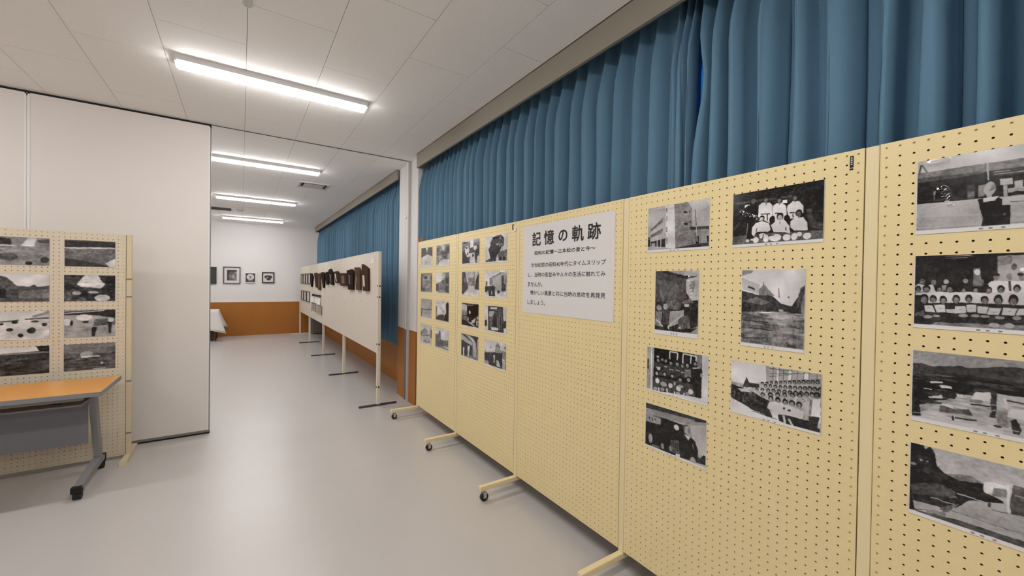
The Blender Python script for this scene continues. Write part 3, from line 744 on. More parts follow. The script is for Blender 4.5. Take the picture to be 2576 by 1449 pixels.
 '2h': ((2.767, 2.457, 1.012, 0.81), 186, 0.945, [
  ("p",126,533,139,628,52,748,133,750,286,1014,302,1009,623,514,437),("l",70,24,570,151,748,172),
  ("p",48,6,534,440,415,586,420,845,379,844,970,27,957),("e",120,59,512,37,32),("e",120,189,492,36,32),("e",120,303,456,35,32),
  ("e",120,415,420,35,31),("p",172,442,532,515,515,520,797,459,813),("p",178,591,672,687,686,761,907,595,895),
  ("p",152,850,663,1008,604,1014,959,855,948),("p",142,6,820,194,812,274,962,9,992),("e",60,312,265,30,24),("e",60,967,163,45,26),
  ("p",48,981,329,1015,321,1014,940,969,953),("n",18,14,12,5,0.4,0.95),]),
 'R1': ((-1.108, -0.83, 1.734, 1.533), 104, 1.1, [
  ("p",54,-21,-10,1018,-29,1018,222,-20,285),("p",90,-21,-10,1018,-29,1018,36,-21,51),("l",192,46,-20,314,1018,256),
  ("p",58,-20,688,661,856,884,999,-19,1026),("p",192,794,849,1019,642,1020,1010,884,995),("n",12,8,30,2,0.35,0.8),]),
 'R2': ((-1.11, -0.83, 1.467, 1.267), 58, 1.1, [
  ("p",198,406,-16,643,-24,731,252,797,337,709,510,321,449,237,346),("p",38,797,78,1020,-24,1023,1031,843,941),("e",190,732,875,155,129),
  ("e",150,238,689,84,76),("e",96,322,934,89,84),("e",96,71,806,72,166),("e",172,557,660,109,47),("n",34,12,18,3,0,1),]),
 'R3': ((-1.11, -0.829, 1.199, 0.99), 148, 1.1, [
  ("p",48,-10,63,1020,-4,1020,330,513,184,-10,182),("l",192,32,-10,119,774,38),("e",204,385,280,154,113),("e",204,52,444,103,119),
  ("p",90,578,350,1020,330,998,580,557,594),("p",44,536,634,633,640,584,985,519,979),("e",48,145,469,31,96),("e",48,407,443,64,41),
  ("p",46,841,446,931,451,909,886,865,883),("e",196,908,387,67,83),("n",22,9,16,4,0.3,1),]),
 'R4': ((-1.111, -0.828, 0.938, 0.735), 80, 1.1, [
  ("p",118,-5,-35,1019,-20,1019,152,-5,149),("p",104,-5,149,1019,152,1019,389,-4,354),("e",150,431,406,128,117),("l",196,38,326,510,688,491),
  ("n",44,7,26,5,0.35,1),("e",196,732,760,31,51),("l",180,34,560,969,798,961),]),
 'L1': ((-1.464, -1.186, 1.734, 1.533), 130, 1.1, [
  ("p",55,-40,30,318,64,335,274,-40,287),("p",196,608,17,764,36,729,310,488,324),("l",190,30,-40,321,403,303),
  ("p",95,-40,355,352,335,352,378,-40,424),("e",88,268,701,168,140),("e",42,626,916,63,72),("e",55,916,794,81,109),
  ("p",80,782,89,995,31,996,177,800,177),("n",20,6,14,2,0,1),]),
 'L2': ((-1.464, -1.186, 1.467, 1.267), 202, 1.1, [
  ("p",78,-40,21,136,80,236,112,353,286,420,427,644,460,722,369,783,459,997,412,998,1044,-40,1056),("p",38,-40,538,236,535,236,853,-40,849),
  ("p",110,454,605,997,567,998,861,455,891),("n",18,6,14,3,0.5,1),]),
 'L3': ((-1.464, -1.186, 1.199, 0.99), 190, 1.1, [
  ("p",130,679,196,1016,-1,1016,105,714,249),("l",50,34,-40,389,455,323),("l",50,34,558,294,998,263),("e",46,680,688,79,104),("e",46,303,641,64,58),
  ("e",46,909,493,57,60),("e",46,490,839,45,69),("e",46,387,388,54,48),("e",46,170,443,36,44),("e",46,732,372,70,35),("n",28,7,12,6,0.3,1),]),
 'L4': ((-1.464, -1.186, 0.938, 0.735), 58, 1.1, [
  ("p",202,-40,-40,838,-40,821,187,137,226,-40,223),("p",42,733,-40,1018,-40,1018,202,821,187),("l",150,32,137,251,1000,236),("n",34,7,16,7,0.4,1),]),
}

def s2l(g):
    c = np.clip(g / 255.0, 0, 1)
    return np.where(c <= 0.04045, c / 12.92, ((c + 0.055) / 1.055) ** 2.4)

def vnoise(nu, nv, U, V, seed):
    rng = np.random.RandomState(seed)
    T = rng.rand(nv + 2, nu + 2)
    x, y = U * nu, V * nv
    i, j = np.clip(x.astype(int), 0, nu), np.clip(y.astype(int), 0, nv)
    fx, fy = x - i, y - j
    fx, fy = fx * fx * (3 - 2 * fx), fy * fy * (3 - 2 * fy)
    return (T[j, i] * (1 - fx) + T[j, i + 1] * fx) * (1 - fy) + (T[j + 1, i] * (1 - fx) + T[j + 1, i + 1] * fx) * fy

WARP = {'4a': 0.002, '4b': 0.006, '4e': 0.007, '4f': 0.005, '4g': 0.008, '5a': 0.005, '5b': 0.006, '2f': 0.008, '4d': 0.012, '4c': 0.016}

def paint(key, nx, nz, wh):
    rect, bg, strip, ops = PRINTS[key]
    SS = 3
    W, H = nx * SS, nz * SS
    U, V = np.meshgrid((np.arange(W) + .5) / W, (np.arange(H) + .5) / H)
    img = np.full((H, W), float(bg))
    asp = wh
    # slightly irregular outlines, as in a photograph
    wa = WARP.get(key, 0.011)
    UW = U + wa * (vnoise(16, 12, U, V, 21) + .6 * vnoise(44, 32, U, V, 22) - .8)
    VW = V + wa * asp * (vnoise(16, 12, U, V, 23) + .6 * vnoise(44, 32, U, V, 24) - .8)

    def poly(g, pts):
        x = np.array(pts[0::2]) / 1000.0
        y = np.array(pts[1::2]) / 1000.0
        i0, i1 = max(0, int((x.min() - .02) * W) - 1), min(W, int((x.max() + .02) * W) + 2)
        j0, j1 = max(0, int((y.min() - .03) * H) - 1), min(H, int((y.max() + .03) * H) + 2)
        if i1 <= i0 or j1 <= j0:
            return
        u, v = UW[j0:j1, i0:i1], VW[j0:j1, i0:i1]
        ins = np.zeros(u.shape, bool)
        n = len(x)
        for a in range(n):
            b = (a + 1) % n
            if y[a] == y[b]:
                continue
            c = (y[a] > v) != (y[b] > v)
            ins ^= c & (u < (x[b] - x[a]) * (v - y[a]) / (y[b] - y[a]) + x[a])
        img[j0:j1, i0:i1][ins] = g

    def ell(g, cx, cy, rx, ry):
        m = ((UW - cx / 1000) / (rx / 1000)) ** 2 + ((VW - cy / 1000) / (ry / 1000)) ** 2 < 1
        img[m] = g
    for op in ops:
        k = op[0]
        if k == 'p':
            poly(op[1], op[2:])
        elif k == 'e':
            ell(*op[1:])
        elif k == 'f':
            fa, ha, cx, cy, rx, ry = op[1:]
            ell(ha, cx, cy - ry * .12, rx, ry * 1.05)
            ell(fa, cx, cy + ry * .22, rx * .66, ry * .74)
            ell(fa * .62, cx - rx * .28, cy + ry * .12, max(1, rx * .14), max(1, ry * .09))
            ell(fa * .62, cx + rx * .28, cy + ry * .12, max(1, rx * .14), max(1, ry * .09))
            ell(fa * .7, cx, cy + ry * .58, max(1, rx * .2), max(1, ry * .07))
        elif k == 'l':
            g, w, x0, y0, x1, y1 = op[1:]
            dx, dy = (x1 - x0) * asp, (y1 - y0)
            L = math.hypot(dx, dy) or 1
            ox, oy = -dy / L * w / 2 / asp, dx / L * w / 2
            poly(g, (x0 + ox, y0 + oy, x1 + ox, y1 + oy, x1 - ox, y1 - oy, x0 - ox, y0 - oy))
        elif k == 'n':
            amp, su, sv, seed, v0, v1 = op[1:]
            nz_ = vnoise(su, sv, U, V, seed) * .65 + vnoise(su * 2, sv * 2, U, V, seed + 50) * .35 - .5
            img = img + 2 * amp * nz_ * ((V >= v0) & (V <= v1))
    tex = vnoise(20, 16, U, V, 31) * .45 + vnoise(58, 44, U, V, 32) * .55 - .5
    broad = vnoise(5, 4, U, V, 33) - .5
    img = img * (1 + .22 * broad)
    img = img * (1 + .7 * tex * np.clip((170 - img) / 70, .08, 1))
    grain = vnoise(max(2, nx // 3), max(2, nz // 3), U, V, 77) - .5
    img = img + 7 * grain
    if strip < 1:
        img[V > strip] = 204
        img[(U < .008) | (U > .994)] = 200
        cap = (V > strip + (1 - strip) * .35) & (V < strip + (1 - strip) * .7) & (U > .40) & (U < .60)
        cap &= vnoise(60, 4, U, V, 5) > .42
        img[cap] = 120
    img = img.reshape(nz, SS, nx, SS).mean(axis=(1, 3))
    if key[0] in 'LR1':
        for ax in (0, 1):
            img = (np.roll(img, 1, ax) + 2 * img + np.roll(img, -1, ax)) / 4
    return np.clip(img, 8, 230)

PAPER = 0.72 / s2l(np.array(204.0))

def wrinkle(W, H, bulge, bumps):
    rng = np.random.RandomState(4)
    tbl = rng.rand(40)

    def d(x, z):
        u, t = x / W, H - z
        out = np.zeros_like(x)
        for (u0, u1, a) in bulge:
            win = np.clip((u - u0) / .06, 0, 1) * np.clip((u1 - u) / .06, 0, 1)
            out = out + a * win * np.exp(-((t - .011) / .0065) ** 2)
        for (ua, va, ub, vb, wd, a) in bumps:
            ax, az, bx, bz = ua * W, (1 - va) * H, ub * W, (1 - vb) * H
            dx, dz = bx - ax, bz - az
            L2 = dx * dx + dz * dz
            s = np.clip(((x - ax) * dx + (z - az) * dz) / L2, 0, 1)
            dist = np.hypot(x - ax - s * dx, z - az - s * dz)
            rip = 1 + .35 * np.sin(s * 37 + dist * 400) + .2 * np.sin(s * 71)
            out = out + a * rip * np.exp(-(dist / wd) ** 2)
        return out
    return d

def sheet_grid(nx, nz, W, H, d, y):
    X, Z = np.meshgrid(np.linspace(0, W, nx), np.linspace(H, 0, nz))
    Yv = y - d(X, Z)
    V = np.stack([X.ravel(), Yv.ravel(), Z.ravel()], 1)
    idx = np.arange(nx * nz).reshape(nz, nx)
    F = np.stack([idx[:-1, :-1].ravel(), idx[1:, :-1].ravel(), idx[1:, 1:].ravel(), idx[:-1, 1:].ravel()], 1)
    return V, F

def photograph(key, label, nx, nz, bulge=(), bumps=(), group='black and white photographs on the pegboards'):
    l, r, t, b = PRINTS[key][0]
    W, H = abs(r - l), t - b
    right = key[0] in '12345'
    loc = (1.60 - .0006, l, b) if right else (l, 4.42 - .0006, b)
    d = wrinkle(W, H, bulge, bumps)
    gx, gz = (40, 30) if (bulge or bumps) else (2, 2)
    V, F = sheet_grid(gx, gz, W, H, d, -.0008)
    n = gx * gz
    V2 = V.copy()
    V2[:, 1] = 0.0 + 0 * V2[:, 1]
    ring = list(range(gx)) + [gx * k + gx - 1 for k in range(1, gz)] + [n - 2 - k for k in range(gx - 1)] + [gx * (gz - 2 - k) for k in range(gz - 2)]
    faces = [tuple(f) for f in F] + [(ring[i], ring[(i + 1) % len(ring)], n + ring[(i + 1) % len(ring)], n + ring[i]) for i in range(len(ring))]
    faces += [tuple(int(i) + n for i in f[::-1]) for f in F]
    o = mobj('photograph', np.vstack([V, V2]).tolist(), faces, 'laminate_white', None, False, loc, RZ if right else 0.0)
    tag(o, label, 'photograph', group)
    V, F = sheet_grid(nx, nz, W, H, d, -.0013)
    me = bpy.data.meshes.new('print')
    me.from_pydata(V.tolist(), [], F.tolist())
    me.materials.append(MATS['photo_print'])
    img = np.clip(s2l(paint(key, nx, nz, W / H)) * PAPER - 0.016, 0.004, 1)
    at = me.color_attributes.new('ink', 'FLOAT_COLOR', 'POINT')
    colr = np.ones((nx * nz, 4), np.float32)
    colr[:, 0] = img.ravel()
    colr[:, 1] = (img * .975).ravel()
    colr[:, 2] = (img * .972).ravel()
    at.data.foreach_set('color', colr.ravel())
    me.polygons.foreach_set('use_smooth', [True] * len(me.polygons))
    me.update()
    inst('print', me, o)
    return o

photograph('4a', 'photograph of a pale multi-storey building with a utility pole', 190, 140, [(.15, .55, .0028)])
photograph('4b', 'photograph of seven people, most in white martial arts uniforms', 210, 150, [], [(.12, .36, .36, .53, .006, .0030)])
photograph('4c', 'upright photograph of people crouching around a smoky fire', 130, 180, [], [(.8, .12, .86, .4, .008, .0030)])
photograph('4d', 'upright photograph of a flooded street with dark roofs', 140, 190)
photograph('4e', 'photograph of a girls ball team posing in two rows with a coach', 180, 130)
photograph('4f', 'photograph of a suited man standing before a blackboard', 180, 130)
photograph('4g', 'photograph of a large seated crowd in white shirts beside a windowed hall', 220, 150)
photograph('5a', 'photograph of a girl in dark uniform with white collar before a station', 240, 170, [(.03, .22, .0030)], [(.17, .42, .22, .62, .006, .0030)])
photograph('5b', 'photograph of children in three rows holding white certificates', 240, 170, [(.15, .4, .0016)])
photograph('5c', 'photograph of a town of rooftops below a low ridge', 240, 170)
photograph('5d', 'photograph of a country road beside a dark tree and houses', 240, 170)
for key, lab, bl in [
        ('1a', 'small photograph of a pale mound between two dark slopes, top row of the end panel', []),
        ('1b', 'small photograph of a busy bright street, top row of the end panel', [(.25, .95, .0030)]),
        ('1c', 'small grey photograph with one dark square window, end panel', []),
        ('1d', 'small photograph of a lane running past dark eaves, end panel', []),
        ('1e', 'small pale grey photograph of a flat sea horizon, end panel', []),
        ('1f', 'small photograph of a dark figure in profile against bright sky, end panel', []),
        ('1g', 'small photograph of trees above pale stacked planks, bottom row of the end panel', []),
        ('1h', 'small photograph of a dark chimney and slope, bottom row of the end panel', [])]:
    photograph(key, lab, 60, 60, bl)
for key, lab, bl, bm_ in [
        ('2a', 'photograph of white clad marchers beside a dark bank, second panel from the pier', [(.0, .3, .0025)], []),
        ('2b', 'photograph of a huge dark tree beside a house, second panel from the pier', [(.3, .85, .0030)], [(.56, .35, .8, .42, .008, .0030)]),
        ('2c', 'photograph of a bright road with a dark pole, second panel from the pier', [], []),
        ('2d', 'photograph of dark clad people before a gabled house, second panel from the pier', [(.68, .98, .0028)], []),
        ('2e', 'photograph of a dim room with a dark board, second panel from the pier', [], []),
        ('2f', 'photograph of a dark gateway with upright posts, second panel from the pier', [], []),
        ('2g', 'photograph of white figures under a sloping roof, second panel from the pier', [], []),
        ('2h', 'photograph of a dark crowd below a pointed tower, second panel from the pier', [], [])]:
    photograph(key, lab, 72, 72, bl, bm_)
for key, lab in [
        ('R1', 'photograph of a field with a white line and dark trees, cream pegboard'), ('R2', 'photograph of rocks and dark foliage round a bright sky, cream pegboard'),
        ('R3', 'photograph of children playing on a pale yard, cream pegboard'), ('R4', 'dark photograph of rippled ground just above the table edge, cream pegboard'),
        ('L1', 'photograph of misty ground with dark stones, cream pegboard'), ('L2', 'photograph of a dark thatched roof against white sky, cream pegboard'),
        ('L3', 'pale photograph of many dark-haired heads, cream pegboard'), ('L4', 'dark photograph of choppy water under white sky, cream pegboard')]:
    photograph(key, lab, 120, 84)

# ------------------------------------------------------------------ lettered poster
def text_mesh(s, bold):
    cu_ = bpy.data.curves.new('t', 'FONT')
    cu_.body = s
    cu_.size = 1.0
    cu_.offset = bold
    cu_.resolution_u = 3
    to = bpy.data.objects.new('t', cu_)
    COL.objects.link(to)
    dg = bpy.context.evaluated_depsgraph_get()
    me = bpy.data.meshes.new_from_object(to.evaluated_get(dg))
    bpy.data.objects.remove(to)
    bpy.data.curves.remove(cu_)
    return me

PWD, PHT = 0.814, 0.579
poster = thing('poster', 'large white paper poster with black Japanese lettering on the yellow pegboard', 'poster', (1.60 - .0008, 2.257, 1.257), RZ)
box('sheet', (0, PWD, -.0010, 0, 0, PHT), 'paper_white', poster)
def lettering(s, u0, u1, v0, v1, bold, fit_h=True, skew=0.0):
    me = text_mesh(s, 0.0)
    n = len(me.vertices)
    co = np.zeros(n * 3)
    me.vertices.foreach_get('co', co)
    co = co.reshape(-1, 3)
    mn, mx = co.min(0), co.max(0)
    X = (co[:, 0] - mn[0]) / (mx[0] - mn[0])
    Zv = (co[:, 1] - mn[1]) / (mx[1] - mn[1])
    out = np.zeros_like(co)
    out[:, 2] = PHT * (1 - v1) + Zv * PHT * (v1 - v0) 
    out[:, 0] = PWD * u0 + X * PWD * (u1 - u0)
    out[:, 2] += skew * (out[:, 0] - PWD * u0)
    out[:, 1] = -.0014
    faces = [tuple(p.vertices) for p in me.polygons]
    bpy.data.meshes.remove(me)
    V, F = [], []
    for k, (dx, dz) in enumerate(((0, 0), (1, 0), (-1, 0), (0, 1), (0, -1), (.7, .7), (-.7, .7), (.7, -.7), (-.7, -.7))):
        n0 = len(V)
        V += [(p[0] + dx * bold, p[1] - k * 1e-6, p[2] + dz * bold) for p in out]
        F += [tuple(i + n0 for i in q) for q in faces]
    return mobj('lettering', V, F, 'ink_black', poster)
for ch, u0, u1 in (('記', .128, .236), ('憶', .280, .398), ('の', .454, .549), ('軌', .601, .718), ('跡', .758, .878)):
    v = (.105, .218) if ch == 'の' else (.084, .236)
    lettering(ch, u0, u1, v[0], v[1], 0.0022)
lettering('昭和の記憶～三本松の昔と今～', .160, .832, .296, .341, 0.0007)
lettering('半世紀前の昭和40年代にタイムスリップ', .115, .928, .430, .480, 0.0004)
lettering('し、当時の街並みや人々の生活に触れてみ', .078, .925, .538, .588, 0.0004)
lettering('ませんか。', .074, .264, .643, .697, 0.0004)
lettering('懐かしい風景と共に当時の息吹を再発見', .110, .928, .740, .791, 0.0004)
lettering('しましょう。', .071, .303, .848, .901, 0.0004)

# ------------------------------------------------------------------ off-white display boards in the room beyond
WX = 1.34
BY = [4.79, 6.69, 8.585, 10.51, 12.36]
BL = ['off-white display board with wooden plaques, the one by the pier', 'off-white display board with overlapping dark wooden pieces, second from the pier',
      'off-white display board with hung papers and cloths, third from the pier', 'off-white display board with small framed pictures, against the end wall']
for i in range(4):
    y0, y1 = BY[i], BY[i + 1]
    t = thing('display_board', BL[i], 'display board', (WX, y0, 0), 0, 'row of off-white display boards')
    L = y1 - y0
    box('board', (-.014, .014, .024, L - .0235, .61, 1.80), 'board_offwhite', t)
    box('board_rim', (-.016, .016, .024, L - .0235, 1.80, 1.806), 'board_offwhite', t)
    for j, yy in enumerate([0.0] + ([L] if i == 3 else [])):
        box('post', (-.019, .019, yy - .022, yy + .022, .018, 1.80), 'board_post', t, .003)
        m = 'foot_dark' if not (i == 3 and j == 1) else 'board_post'
        box('foot_bar', (-.215, .215, yy - .018, yy + .018, 0, .018), m, t, .003)
    if i == 0:
        for z in (1.40, 1.27, .72, .22):
            box('bolt', (-.023, -.019, -.008, .008, z - .009, z + .009), 'vent_dark', t)
            box('bolt', (-.008, .008, -.026, -.022, z - .009, z + .009), 'vent_dark', t)

SLABS = [
    ('pointed dark wooden plaque with a pale slot, nearest the pier', 'slab_brown', [(5.45, 1.673), (5.27, 1.638), (5.15, 1.606), (5.13, 1.333), (5.36, 1.328), (5.45, 1.562)], [(5.4, 1.531), (5.31, 1.53), (5.27, 1.384), (5.35, 1.392)], 'insert_pale'),
    ('tall blunt wooden plaque beside the pointed one', 'slab_light', [(5.85, 1.642), (5.64, 1.637), (5.56, 1.589), (5.53, 1.337), (5.75, 1.33), (5.86, 1.617)], [(5.78, 1.53), (5.69, 1.529), (5.67, 1.423), (5.75, 1.422)], 'insert_grey'),
    ('dark wooden plaque with a narrow grey slot, third from the pier', 'slab_dark', [(6.34, 1.608), (6.05, 1.621), (5.96, 1.587), (5.94, 1.331), (6.24, 1.327), (6.34, 1.554)], [(6.21, 1.548), (6.13, 1.547), (6.09, 1.41), (6.18, 1.409)], 'insert_grey'),
    ('square slanting brown wooden frame with a grey centre', 'slab_brown', [(6.9, 1.577), (6.42, 1.569), (6.38, 1.38), (6.78, 1.376)], [(6.72, 1.538), (6.52, 1.536), (6.49, 1.417), (6.68, 1.411)], 'insert_grey'),
    ('brown wooden frame with a bright pale centre', 'slab_brown', [(7.35, 1.605), (7.1, 1.612), (6.99, 1.583), (6.93, 1.419), (7.21, 1.416)], [(7.28, 1.57), (7.18, 1.575), (7.08, 1.439), (7.13, 1.439)], 'insert_pale'),
    ('peaked dark wooden plaque with a grey centre', 'slab_dark', [(7.87, 1.643), (7.68, 1.662), (7.5, 1.59), (7.42, 1.382), (7.61, 1.385), (7.83, 1.453)], [(7.74, 1.57), (7.62, 1.574), (7.56, 1.425), (7.67, 1.425)], 'insert_grey'),
    ('narrow black wooden piece beside the peaked plaque', 'slab_dark', [(8.2, 1.591), (8.06, 1.619), (7.92, 1.597), (7.90, 1.389), (8.08, 1.382)], None, None),
    ('tapering black wooden piece with a long foot', 'slab_dark', [(8.7, 1.613), (8.45, 1.615), (8.29, 1.582), (8.34, 1.317), (8.44, 1.315)], None, None),
    ('long brown wooden piece hanging lowest of its row', 'slab_light', [(9.08, 1.603), (8.83, 1.599), (8.76, 1.283), (8.91, 1.263), (9.03, 1.288)], [(8.98, 1.5), (8.9, 1.5), (8.88, 1.33), (8.93, 1.33)], 'insert_grey'),
    ('broad brown wooden piece beside the lowest hanging one', 'slab_brown', [(9.58, 1.609), (9.36, 1.617), (9.13, 1.569), (9.12, 1.31), (9.34, 1.306)], None, None),
    ('small black wooden piece beside the small framed pictures', 'slab_dark', [(10.14, 1.616), (10.01, 1.614), (9.78, 1.539), (9.92, 1.315), (10.02, 1.313)], None, None)]
XF = WX - .014
for lab, m, pts, ins, im in SLABS:
    yc = sum(p[0] for p in pts) / len(pts)
    zc = min(p[1] for p in pts)
    t = thing('wooden_plaque', lab, 'wooden plaque', (XF, yc, zc), 0, 'wooden pieces on the off-white boards')
    loc_ = [(p[0] - yc, p[1] - zc) for p in pts]
    prism('slab', loc_, 'x', -.030, 0, m, t)
    if ins:
        li = [(p[0] - yc, p[1] - zc) for p in ins]
        prism('inset', li, 'x', -.0315, -.0295, im, t)
        y0, y1 = max(p[0] for p in li), min(p[0] for p in li)
        z1 = max(p[1] for p in li)
        box('ledge', (-.036, -.030, y1, y0, z1, z1 + .012), m, t)

def small_frame(y0, y1, z0, z1, label):
    t = thing('framed_picture', label, 'framed picture', (XF, (y0 + y1) / 2, z0), 0, 'small framed pictures on the off-white board')
    w, h = abs(y0 - y1) / 2 - .012, z1 - z0
    e = .045
    box('backing', (-.010, 0, -w, w, 0, h), 'insert_pale', t)
    boxes('frame', [(-.022, -.010, -w, -w + e, 0, h), (-.022, -.010, w - e, w, 0, h), (-.022, -.010, -w + e, w - e, h - .02, h), (-.022, -.010, -w + e, w - e, 0, .02)], 'frame_black', t)
for i, (a, b) in enumerate([(11.98, 11.57), (11.53, 11.11), (11.07, 10.68), (10.64, 10.21)]):
    small_frame(a, b, 1.370, 1.622, 'narrow black-framed pale picture in the upper row on the end board')
for i, (a, b) in enumerate([(11.88, 11.43), (11.39, 10.90), (10.85, 10.31)]):
    small_frame(a, b, .950, 1.200, 'narrow black-framed pale picture in the lower row on the end board')

def wavy_sheet(name, label, cat, y0, y1, z0, z1, m, depth, group=None, cut=0.0):
    t = thing(name, label, cat, (XF, (y0 + y1) / 2, z0), 0, group)
    w, h = abs(y0 - y1), z1 - z0
    n, k = 15, 6
    V = []
    for s in (0, 1):
        for j in range(k):
            for i in range(n):
                u, f = i / (n - 1), j / (k - 1)
                V.append((-.006 - depth * (0.5 + .5 * math.sin(u * 13)) * f - (.003 if s else 0), (u - .5) * w, h * (1 - f) + (cut * math.sin(u * 3.1) * f)))
    F = []
    for j in range(k - 1):
        for i in range(n - 1):
            a = j * n + i
            F.append((a, a + 1, a + n + 1, a + n))
            F.append(tuple(q + n * k for q in (a, a + n, a + n + 1, a + 1)))
    ring = list(range(n)) + [n * j + n - 1 for j in range(1, k)] + [n * k - 2 - i for i in range(n - 1)] + [n * (k - 2 - j) for j in range(k - 2)]
    F += [(ring[i], ring[(i + 1) % len(ring)], n * k + ring[(i + 1) % len(ring)], n * k + ring[i]) for i in range(len(ring))]
    mobj('sheet', V, F, m, t, True)
    boxes('pin', [(-.014, 0, -w * .4 - .004, -w * .4 + .004, h - .012, h - .004), (-.014, 0, w * .4 - .004, w * .4 + .004, h - .012, h - .004)], 'edge_pale', t)
    return t
wavy_sheet('paper_sheet', 'white hanging sheet beside the lower framed pictures', 'paper', 10.20, 9.68, .98, 1.12, 'cloth_white', .012)
wavy_sheet('paper_sheet', 'white hanging sheet between two others above the grey cloths', 'paper', 9.63, 9.25, .98, 1.115, 'cloth_white', .012)
wavy_sheet('paper_sheet', 'white hanging sheet furthest from the framed pictures', 'paper', 9.23, 8.83, .965, 1.11, 'cloth_white', .012)
wavy_sheet('hanging_cloth', 'smaller grey patterned cloth hanging below the white sheets', 'cloth', 10.04, 9.42, .78, .965, 'cloth_grey', .014, None, .02)
wavy_sheet('hanging_cloth', 'longer grey patterned cloth hanging below the white sheets', 'cloth', 9.22, 8.67, .768, .958, 'cloth_grey', .014, None, .02)
t = thing('hanging_rail', 'dark wooden rail above the hung white sheets', 'rail', (XF, 9.28, 1.124))
prism('rail_bar', [(-.48, 0.005), (.48, 0.0), (.49, .028), (-.47, .036)], 'x', -.030, 0, 'slab_brown', t)
box('rail_end', (-.034, 0, .44, .50, -.006, .04), 'slab_dark', t)
for i, (y, z) in enumerate([(6.56, 1.182), (6.07, 1.190), (5.64, 1.190), (5.26, 1.193), (8.45, 1.165), (7.97, 1.184), (7.58, 1.188)]):
    lab = 'white round pin below the wooden plaques on the board by the pier' if i < 4 else 'white round pin below the dark wooden pieces on the second board'
    t = thing('pushpin', lab, 'pushpin', (XF, y, z), 0, 'pins on the pier board' if i < 4 else 'pins on the second board')
    disc_cyl('pin_head', (-.009, 0, 0), .013, 'x', .006, 'edge_pale', t, 14)
    disc_cyl('pin_shank', (-.004, 0, 0), .005, 'x', .008, 'edge_pale', t, 10)
t = thing('label_card', 'small white card at the top corner of the display board by the pier', 'label', (XF, 5.035, 1.672))
box('card', (-.003, 0, -.085, .085, 0, .072), 'paper_white', t)
box('card_edge', (-.006, -.003, -.07, .07, .066, .080), 'paper_white', t)

# ------------------------------------------------------------------ pictures on the end wall
def wall_picture(xa, xb, z0, z1, label, fm, fw, mat_m, mw, key):
    t = thing('framed_picture', label, 'framed picture', ((xa + xb) / 2, YB, z0), 0)
    w, h = (xb - xa) / 2, z1 - z0
    boxes('frame', [(-w, w, -.03, 0, 0, fw), (-w, w, -.03, 0, h - fw, h), (-w, -w + fw, -.03, 0, fw, h - fw), (w - fw, w, -.03, 0, fw, h - fw)], fm, t)
    box('mount', (-w + fw, w - fw, -.016, 0, fw, h - fw), mat_m, t)
    if key is not None:
        W2, H2 = 2 * (w - fw - mw), h - 2 * (fw + mw)
        n = 44
        V, F = sheet_grid(n, n, W2, H2, lambda x, z: 0 * x, 0)
        V[:, 0] -= W2 / 2
        V[:, 1] -= .0175
        V[:, 2] += fw + mw
        me = bpy.data.meshes.new('print')
        me.from_pydata(V.tolist(), [], F.tolist())
        me.materials.append(MATS['matte_print'])
        U, Q = np.meshgrid(np.linspace(0, 1, n), np.linspace(0, 1, n))
        if key == 'room':
            g = 90 + 50 * U - 30 * Q + 60 * (vnoise(5, 4, U, Q, 3) - .5)
            g[(Q < .16) | (U < .1)] = 50
            g[(Q > .45) & (Q < .8) & (U > .25) & (U < .75)] += 45
        elif key == 'round':
            g = np.full_like(U, 62.0)
            e = ((U - .5) / .40) ** 2 + ((Q - .42) / .34) ** 2
            g[e < 1] = 190
            e = ((U - .5) / .10) ** 2 + ((Q - .45) / .16) ** 2
            g[e < 1] = 120
            g[(Q > .8) & (Q < .88) & (U > .25) & (U < .75)] = 130
        else:
            g = np.full_like(U, 195.0)
            e = np.minimum(((U - .36) / .26) ** 2 + ((Q - .42) / .20) ** 2, ((U - .64) / .26) ** 2 + ((Q - .44) / .22) ** 2)
            e = np.minimum(e, ((U - .55) / .22) ** 2 + ((Q - .64) / .2) ** 2)
            g[e < 1] = 60
            g[((U - .42) / .12) ** 2 + ((Q - .5) / .06) ** 2 < 1] = 165
        at = me.color_attributes.new('ink', 'FLOAT_COLOR', 'POINT')
        li = s2l(g) * PAPER
        at.data.foreach_set('color', np.stack([li, li * .97, li * .94, 0 * li + 1], -1).astype(np.float32).ravel())
        inst('print', me, t)
    return t
wall_picture(-0.79, -0.515, 1.33, 1.757, 'dark green-grey panel picture at the partition edge on the end wall', 'frame_green', .02, 'frame_green', .03, None)
wall_picture(-0.38, -0.015, 1.342, 1.775, 'large grey-framed picture with wide cream mount and small dark image', 'frame_grey', .022, 'paper_white', .058, 'room')
wall_picture(0.082, 0.315, 1.374, 1.632, 'small dark square picture with a pale round motif', 'edge_pale', .012, 'frame_grey', .0, 'round')
wall_picture(0.457, 0.740, 1.368, 1.658, 'small thick black-framed picture with a dark heart-like motif', 'frame_black', .026, 'paper_white', .006, 'heart')
t = thing('label_card', 'tiny white caption card under the round motif picture', 'label', (0.21, YB, 1.325))
box('card', (-.09, .09, -.004, 0, 0, .028), 'paper_white', t)
box('caption_line', (-.06, .05, -.0045, -.004, .012, .017), 'seal_grey', t)

